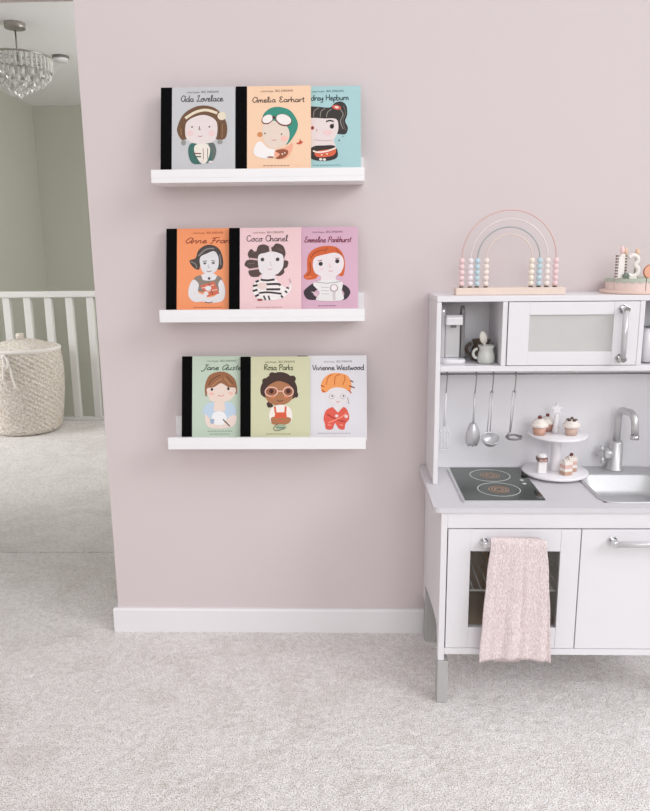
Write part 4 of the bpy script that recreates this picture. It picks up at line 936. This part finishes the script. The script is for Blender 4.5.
# ------------------------------------------------------------ left cubby: coffee machine, mugs, spoon
def coffee():
    x, y, z = 0.2865, -0.105, 0.8578
    r = thing('toy_coffee_machine', (x, y, z), 'silver and white toy coffee machine in the left cubby of the upper shelf', 'coffee machine')
    sv = M['silver']; wh = mat('pearl_white', (232, 230, 233), 0.25); dk = mat('dark_grey_plastic', (122, 120, 120), 0.35)
    m = MB(); m.loft([rrect(x - 0.034, x + 0.034, y - 0.045, y + 0.045, 0.026, z), rrect(x - 0.034, x + 0.034, y - 0.045, y + 0.045, 0.026, z + 0.009), rrect(x - 0.031, x + 0.031, y - 0.042, y + 0.042, 0.024, z + 0.012)], 0, True, True, True)
    m.build('base', wh, r)
    MB().box(x - 0.020, x + 0.021, y - 0.005, y + 0.035, z + 0.012, z + 0.122).build('body', sv, r, 0.004)
    m = MB(); pts = [(y - 0.030, z + 0.102), (y - 0.032, z + 0.122), (y - 0.024, z + 0.128), (y + 0.03, z + 0.128), (y + 0.03, z + 0.100)]
    m.prism(pts, 'x', x - 0.021, x + 0.023); m.build('head', wh, r, 0.003)
    MB().box(x - 0.006, x + 0.008, y - 0.018, y - 0.008, z + 0.094, z + 0.0998).build('nozzle', dk, r, 0.001)
    for s, mm in ((-1, sv), (1, dk)):
        xx = x + s * 0.0265 + 0.001
        pts = [(y - 0.008, z + 0.012)] + [(y - 0.008, z + 0.132)] + [(y + 0.008 - 0.016 * math.cos(a), z + 0.135 + 0.016 * math.sin(a)) for a in [PI * i / 10 for i in range(11)]] + [(y + 0.024, z + 0.012)]
        m = MB(); m.prism(pts, 'x', xx - 0.005, xx + 0.005); m.build('side_rail', mm, r, 0.002)
coffee()
def mug(x, y, s, mt, label, handle_side=-1, nm='toy_mug'):
    z = 0.8578; r = thing(nm, (x, y, z), label, 'mug')
    pr = [(0.012, 0), (0.0175, 0.002), (0.019, 0.010), (0.0175, 0.022), (0.0145, 0.030), (0.0165, 0.037), (0.0185, 0.040), (0.0172, 0.040), (0.0150, 0.036), (0.013, 0.030), (0.016, 0.02), (0.016, 0.006), (0.001, 0.004)]
    MB().lathe([(a * s, h * s) for a, h in pr], (x, y, z), 32, cap=False).build('bowl', mt, r)
    c = (x + handle_side * 0.019 * s, y, z + 0.022 * s)
    MB().tube([(c[0] + handle_side * 0.009 * s * math.sin(a), y, c[2] + 0.010 * s * math.cos(a)) for a in [PI * i / 12 for i in range(13)]], 0.0032 * s, 10).build('handle', mt, r)
    return r
mug(0.3730, -0.135, 1.22, M['mug'], 'pale grey-green toy mug holding a white spoon in the left cubby')
mug(0.3700, -0.075, 1.42, M['brownmug'], 'dark brown toy mug standing behind the pale mug in the left cubby')
def spoon():
    x, y, z = 0.371, -0.132, 0.8578
    o = thing('toy_spoon', (x, y, z), 'white toy spoon standing upright in the pale grey-green mug', 'spoon')
    pts = [(x + 0.005, y, z + 0.009), (x + 0.001, y, z + 0.030), (x - 0.003, y, z + 0.054)]
    MB().tube(pts, 0.003, 10).build('handle', mat('cream_plastic', (226, 222, 212), 0.4), o)
    m = MB(); m.ball((0, 0, 0), 0.0102, 14, sy=0.45, sz=1.75); rt = Matrix.Rotation(-0.2, 3, 'Y')
    m.v = [tuple(rt @ Vector(p) + Vector((x - 0.006, y, z + 0.068))) for p in m.v]
    m.build('bowl', mat('cream_plastic', (226, 222, 212), 0.4), o)
spoon()

# ------------------------------------------------------------ behind the frosted microwave door, and the right cubby
for xx, yy, hh, lb in ((0.488, -0.120, 1.0, 'white toy cup behind the left of the frosted microwave window'), (0.640, -0.135, 1.3, 'white toy cup behind the right of the frosted microwave window')):
    r = thing('toy_cup', (xx, yy, 0.8578), lb, 'cup', 'cups inside the microwave')
    MB().lathe([(0.012 * hh, 0), (0.018 * hh, 0.02 * hh), (0.0195 * hh, 0.038 * hh), (0.018 * hh, 0.038 * hh), (0.0165 * hh, 0.02 * hh), (0.001, 0.004)], (xx, yy, 0.8578), 28, cap=False).build('body', mat('white_cup', (244, 243, 244), 0.4), r)
    MB().tube([(xx + 0.018 * hh + 0.009 * hh * math.sin(a), yy, 0.8578 + 0.02 * hh + 0.010 * hh * math.cos(a)) for a in [PI * i / 10 for i in range(11)]], 0.003, 8).build('handle', mat('white_cup', (244, 243, 244), 0.4), r)
def toaster():
    x0, x1, y0, y1, z = 0.782, 0.885, -0.150, -0.055, 0.8578
    r = thing('toy_toaster', ((x0 + x1) / 2, (y0 + y1) / 2, z), 'white toy toaster with dark slots in the right cubby of the upper shelf', 'toaster')
    m = MB(); m.loft([rrect(x0, x1, y0, y1, 0.012, z + 0.003), rrect(x0, x1, y0, y1, 0.012, z + 0.082), rrect(x0 + 0.006, x1 - 0.006, y0 + 0.006, y1 - 0.006, 0.01, z + 0.090)], 0, True, True, True)
    m.build('body', mat('pearl_white', (232, 230, 233), 0.25), r)
    for yy in (-0.122, -0.092): MB().box(x0 + 0.014, x1 - 0.014, yy, yy + 0.011, z + 0.0895, z + 0.0908).build('slot', M['black'], r)
    MB().box(x0 - 0.006, x0 + 0.0, -0.108, -0.096, z + 0.050, z + 0.060).build('lever', M['silver'], r, 0.001)
    MB().box(x0 + 0.006, x1 - 0.006, y0 + 0.006, y1 - 0.006, z, z + 0.0032).build('foot', M['black'], r)
toaster()

# ------------------------------------------------------------ on top: rainbow abacus and wooden birthday cake
def rainbow():
    z, y = ZH, -0.108
    r = thing('rainbow_abacus', (0.432, y, z), 'wooden rainbow bead toy with four arches on top of the toy kitchen', 'bead toy')
    MB().box(0.2895, 0.5745, y - 0.0225, y + 0.0225, z + 0.0002, z + 0.0185).build('base', M['wood'], r, 0.0015)
    zb = z + 0.0185
    cols = [((214, 182, 176), (236, 206, 208)), ((224, 216, 214), (236, 226, 230)), ((166, 172, 173), (190, 212, 220)), ((222, 206, 198), (238, 224, 216))]
    legs = [(0.3061, 0.5515), (0.3290, 0.5292), (0.3470, 0.5090), (0.3700, 0.4885)]
    tops = [1.2545, 1.2315, 1.2115, 1.1930]
    for k in range(4):
        xa, xb = legs[k]; rad = (xb - xa) / 2; cx = (xa + xb) / 2; zc = tops[k] - rad
        wire = mat('arch_wire_%d' % k, cols[k][0], 0.35, 0.15)
        MB().tube([(xa, y, zb - 0.002), (xa, y, zc - 0.002)] + [(cx - rad * math.cos(a), y, zc + rad * math.sin(a)) for a in [PI * i / 36 for i in range(37)]] + [(xb, y, zc - 0.002), (xb, y, zb - 0.002)], 0.0019, 10).build('arch_wire', wire, r)
        for side, x in enumerate((xa, xb)):
            bc = cols[k][1]
            if k == 1 and side == 1: bc = (238, 228, 222)
            if k == 3 and side == 1: bc = (238, 230, 214)
            bmt = mat('bead_%d_%d' % (k, side), bc, 0.35)
            MB().lathe([(0.0058, 0), (0.0058, 0.003)], (x, y, zb - 0.0002), 14).build('socket', mat('dark_socket', (92, 74, 64), 0.6), r)
            for i in range(5):
                MB().ball((x, y, zb + 0.0098 + 0.01485 * i), 0.0079, 16, sz=0.95).build('bead', bmt, r)
rainbow()
def birthday_cake():
    z, y = ZH, -0.085
    r = thing('wooden_birthday_cake', (0.775, y, z), 'wooden toy birthday cake with number candles at the right end of the kitchen top', 'toy cake')
    MB().lathe([(0.091, 0.0002), (0.093, 0.002), (0.093, 0.007), (0.091, 0.009), (0.001, 0.009)], (0.775, y, z), 56).build('plate', mat('pinkish_wood', (230, 204, 192), 0.55, var=(25, 0.06)), r)
    pk = mat('cake_pink', (236, 214, 206), 0.6); gr = mat('sage_icing', (190, 198, 184), 0.6); gap = mat('brown_gap', (120, 84, 70), 0.7)
    R = 0.079; n = 6
    for k in range(n):
        a0 = PI + 0.42 + 2 * PI * k / n; g = 0.012
        pts = [(0.775 + 0.003 * math.cos(a0 + PI / n), y + 0.003 * math.sin(a0 + PI / n))] + [(0.775 + R * math.cos(a0 + g + (2 * PI / n - 2 * g) * i / 14), y + R * math.sin(a0 + g + (2 * PI / n - 2 * g) * i / 14)) for i in range(15)]
        w = MB().prism(pts, 'z', z + 0.0092, z + 0.0335).build('cake_wedge', pk, r)
        # scalloped icing cap on the wedge
        rows = [[], [], []]; NN = 40
        for i in range(NN + 1):
            a = a0 + g + (2 * PI / n - 2 * g) * i / NN; dr = 0.0045 + 0.0045 * abs(math.sin(PI * 4 * i / NN))
            for q, (rad, zz) in enumerate(((R - 0.016, z + 0.0405), (R + 0.0012, z + 0.0400), (R + 0.0012, z + 0.0375 - dr))): rows[q].append((0.775 + rad * math.cos(a), y + rad * math.sin(a), zz))
        m = MB(); vs = rows[0] + rows[1] + rows[2]; N1 = NN + 1
        m.add(vs, [(q * N1 + i, q * N1 + i + 1, (q + 1) * N1 + i + 1, (q + 1) * N1 + i) for q in range(2) for i in range(NN)])
        m.prism([(0.775 + (p[0] - 0.775) * 0.999, y + (p[1] - y) * 0.999) for p in pts], 'z', z + 0.0335, z + 0.0402)
        m.build('icing', gr, w)
    zt = z + 0.0404
    stripe = bpy.data.materials.new('striped_candle'); stripe.use_nodes = True; nt = stripe.node_tree; bs = nt.nodes['Principled BSDF']
    tc = nt.nodes.new('ShaderNodeTexCoord'); wv = nt.nodes.new('ShaderNodeTexWave'); wv.bands_direction = 'Z'; wv.inputs['Scale'].default_value = 42
    rp = nt.nodes.new('ShaderNodeValToRGB'); rp.color_ramp.elements[0].color = lin((112, 100, 96)); rp.color_ramp.elements[1].color = lin((226, 214, 206)); rp.color_ramp.interpolation = 'CONSTANT'; rp.color_ramp.elements[1].position = 0.55
    nt.links.new(tc.outputs['Object'], wv.inputs[0]); nt.links.new(wv.outputs[0], rp.inputs[0]); nt.links.new(rp.outputs[0], bs.inputs['Base Color']); bs.inputs['Roughness'].default_value = 0.5
    wh = mat('number_white', (236, 230, 224), 0.5); pf = mat('peach_flame', (240, 212, 196), 0.5); of = mat('orange_flame', (230, 196, 170), 0.5); pkf = mat('pink_flame', (240, 206, 204), 0.5)
    def flame(par, x, yy, zz, mt): MB().lathe([(0.001, 0), (0.005, 0.004), (0.0062, 0.009), (0.0045, 0.015), (0.001, 0.021)], (x, yy, zz), 14).build('flame', mt, par)
    yf = y - 0.048
    # the figure 1
    o = MB().prism([(0.7035, zt), (0.7195, zt), (0.7195, zt + 0.062), (0.711, zt + 0.062), (0.7035, zt + 0.054)], 'y', yf - 0.004, yf + 0.010).build('number_one', wh, r, 0.001)
    MB().box(0.6995, 0.7032, yf - 0.003, yf + 0.009, zt, zt + 0.060).build('candle_stripe', stripe, o)
    flame(o, 0.713, yf + 0.003, zt + 0.0622, pkf)
    # striped candle between the figures
    o = MB().tube([(0.7275, yf + 0.018, zt), (0.7275, yf + 0.018, zt + 0.058)], 0.0055, 16).build('candle', stripe, r); flame(o, 0.7275, yf + 0.018, zt + 0.0582, of)
    # the figure 3
    pts = [(0.728, zt + 0.053), (0.738, zt + 0.0585), (0.749, zt + 0.054), (0.751, zt + 0.044), (0.7445, zt + 0.0345), (0.753, zt + 0.025), (0.752, zt + 0.012), (0.741, zt + 0.0055), (0.728, zt + 0.010)]
    m = MB(); sp = spline(pts, False, 6); m.tube([(p[0], yf - 0.006, p[1]) for p in sp], 0.0055, 10); m.box(0.731, 0.750, yf - 0.010, yf - 0.002, zt, zt + 0.004)
    o = m.build('number_three', wh, r)
    o = MB().tube([(0.7585, yf + 0.020, zt), (0.7585, yf + 0.020, zt + 0.056)], 0.0052, 16).build('candle', mat('sage_candle', (190, 196, 182), 0.5), r); flame(o, 0.7585, yf + 0.020, zt + 0.0562, of)
    # orange half slice leaning on the icing
    m = MB(); m.tube([(0.785, yf - 0.010, zt + 0.0165), (0.785, yf - 0.003, zt + 0.0165)], 0.0163, 28)
    o = m.build('orange_slice', mat('orange_flesh', (232, 176, 148), 0.5), r)
    MB().tube([(0.785 + 0.0163 * math.cos(a), yf - 0.0065, zt + 0.0165 + 0.0163 * math.sin(a)) for a in [2 * PI * i / 28 for i in range(28)]], 0.0026, 8, closed=True).build('peel', mat('orange_peel', (186, 120, 92), 0.5), o)
    # leaf beside the figure 1
    m = MB(); m.ball((0.7225, yf - 0.010, zt + 0.007), 0.0085, 14, sx=1.1, sy=0.4, sz=0.82); m.build('leaf', mat('leaf_green', (112, 124, 110), 0.6), r)
    o = MB().tube([(0.800, yf + 0.012, zt), (0.800, yf + 0.012, zt + 0.052)], 0.006, 16).build('candle', mat('dark_sage_candle', (120, 134, 118), 0.5), r); flame(o, 0.800, yf + 0.012, zt + 0.0522, pf)
birthday_cake()
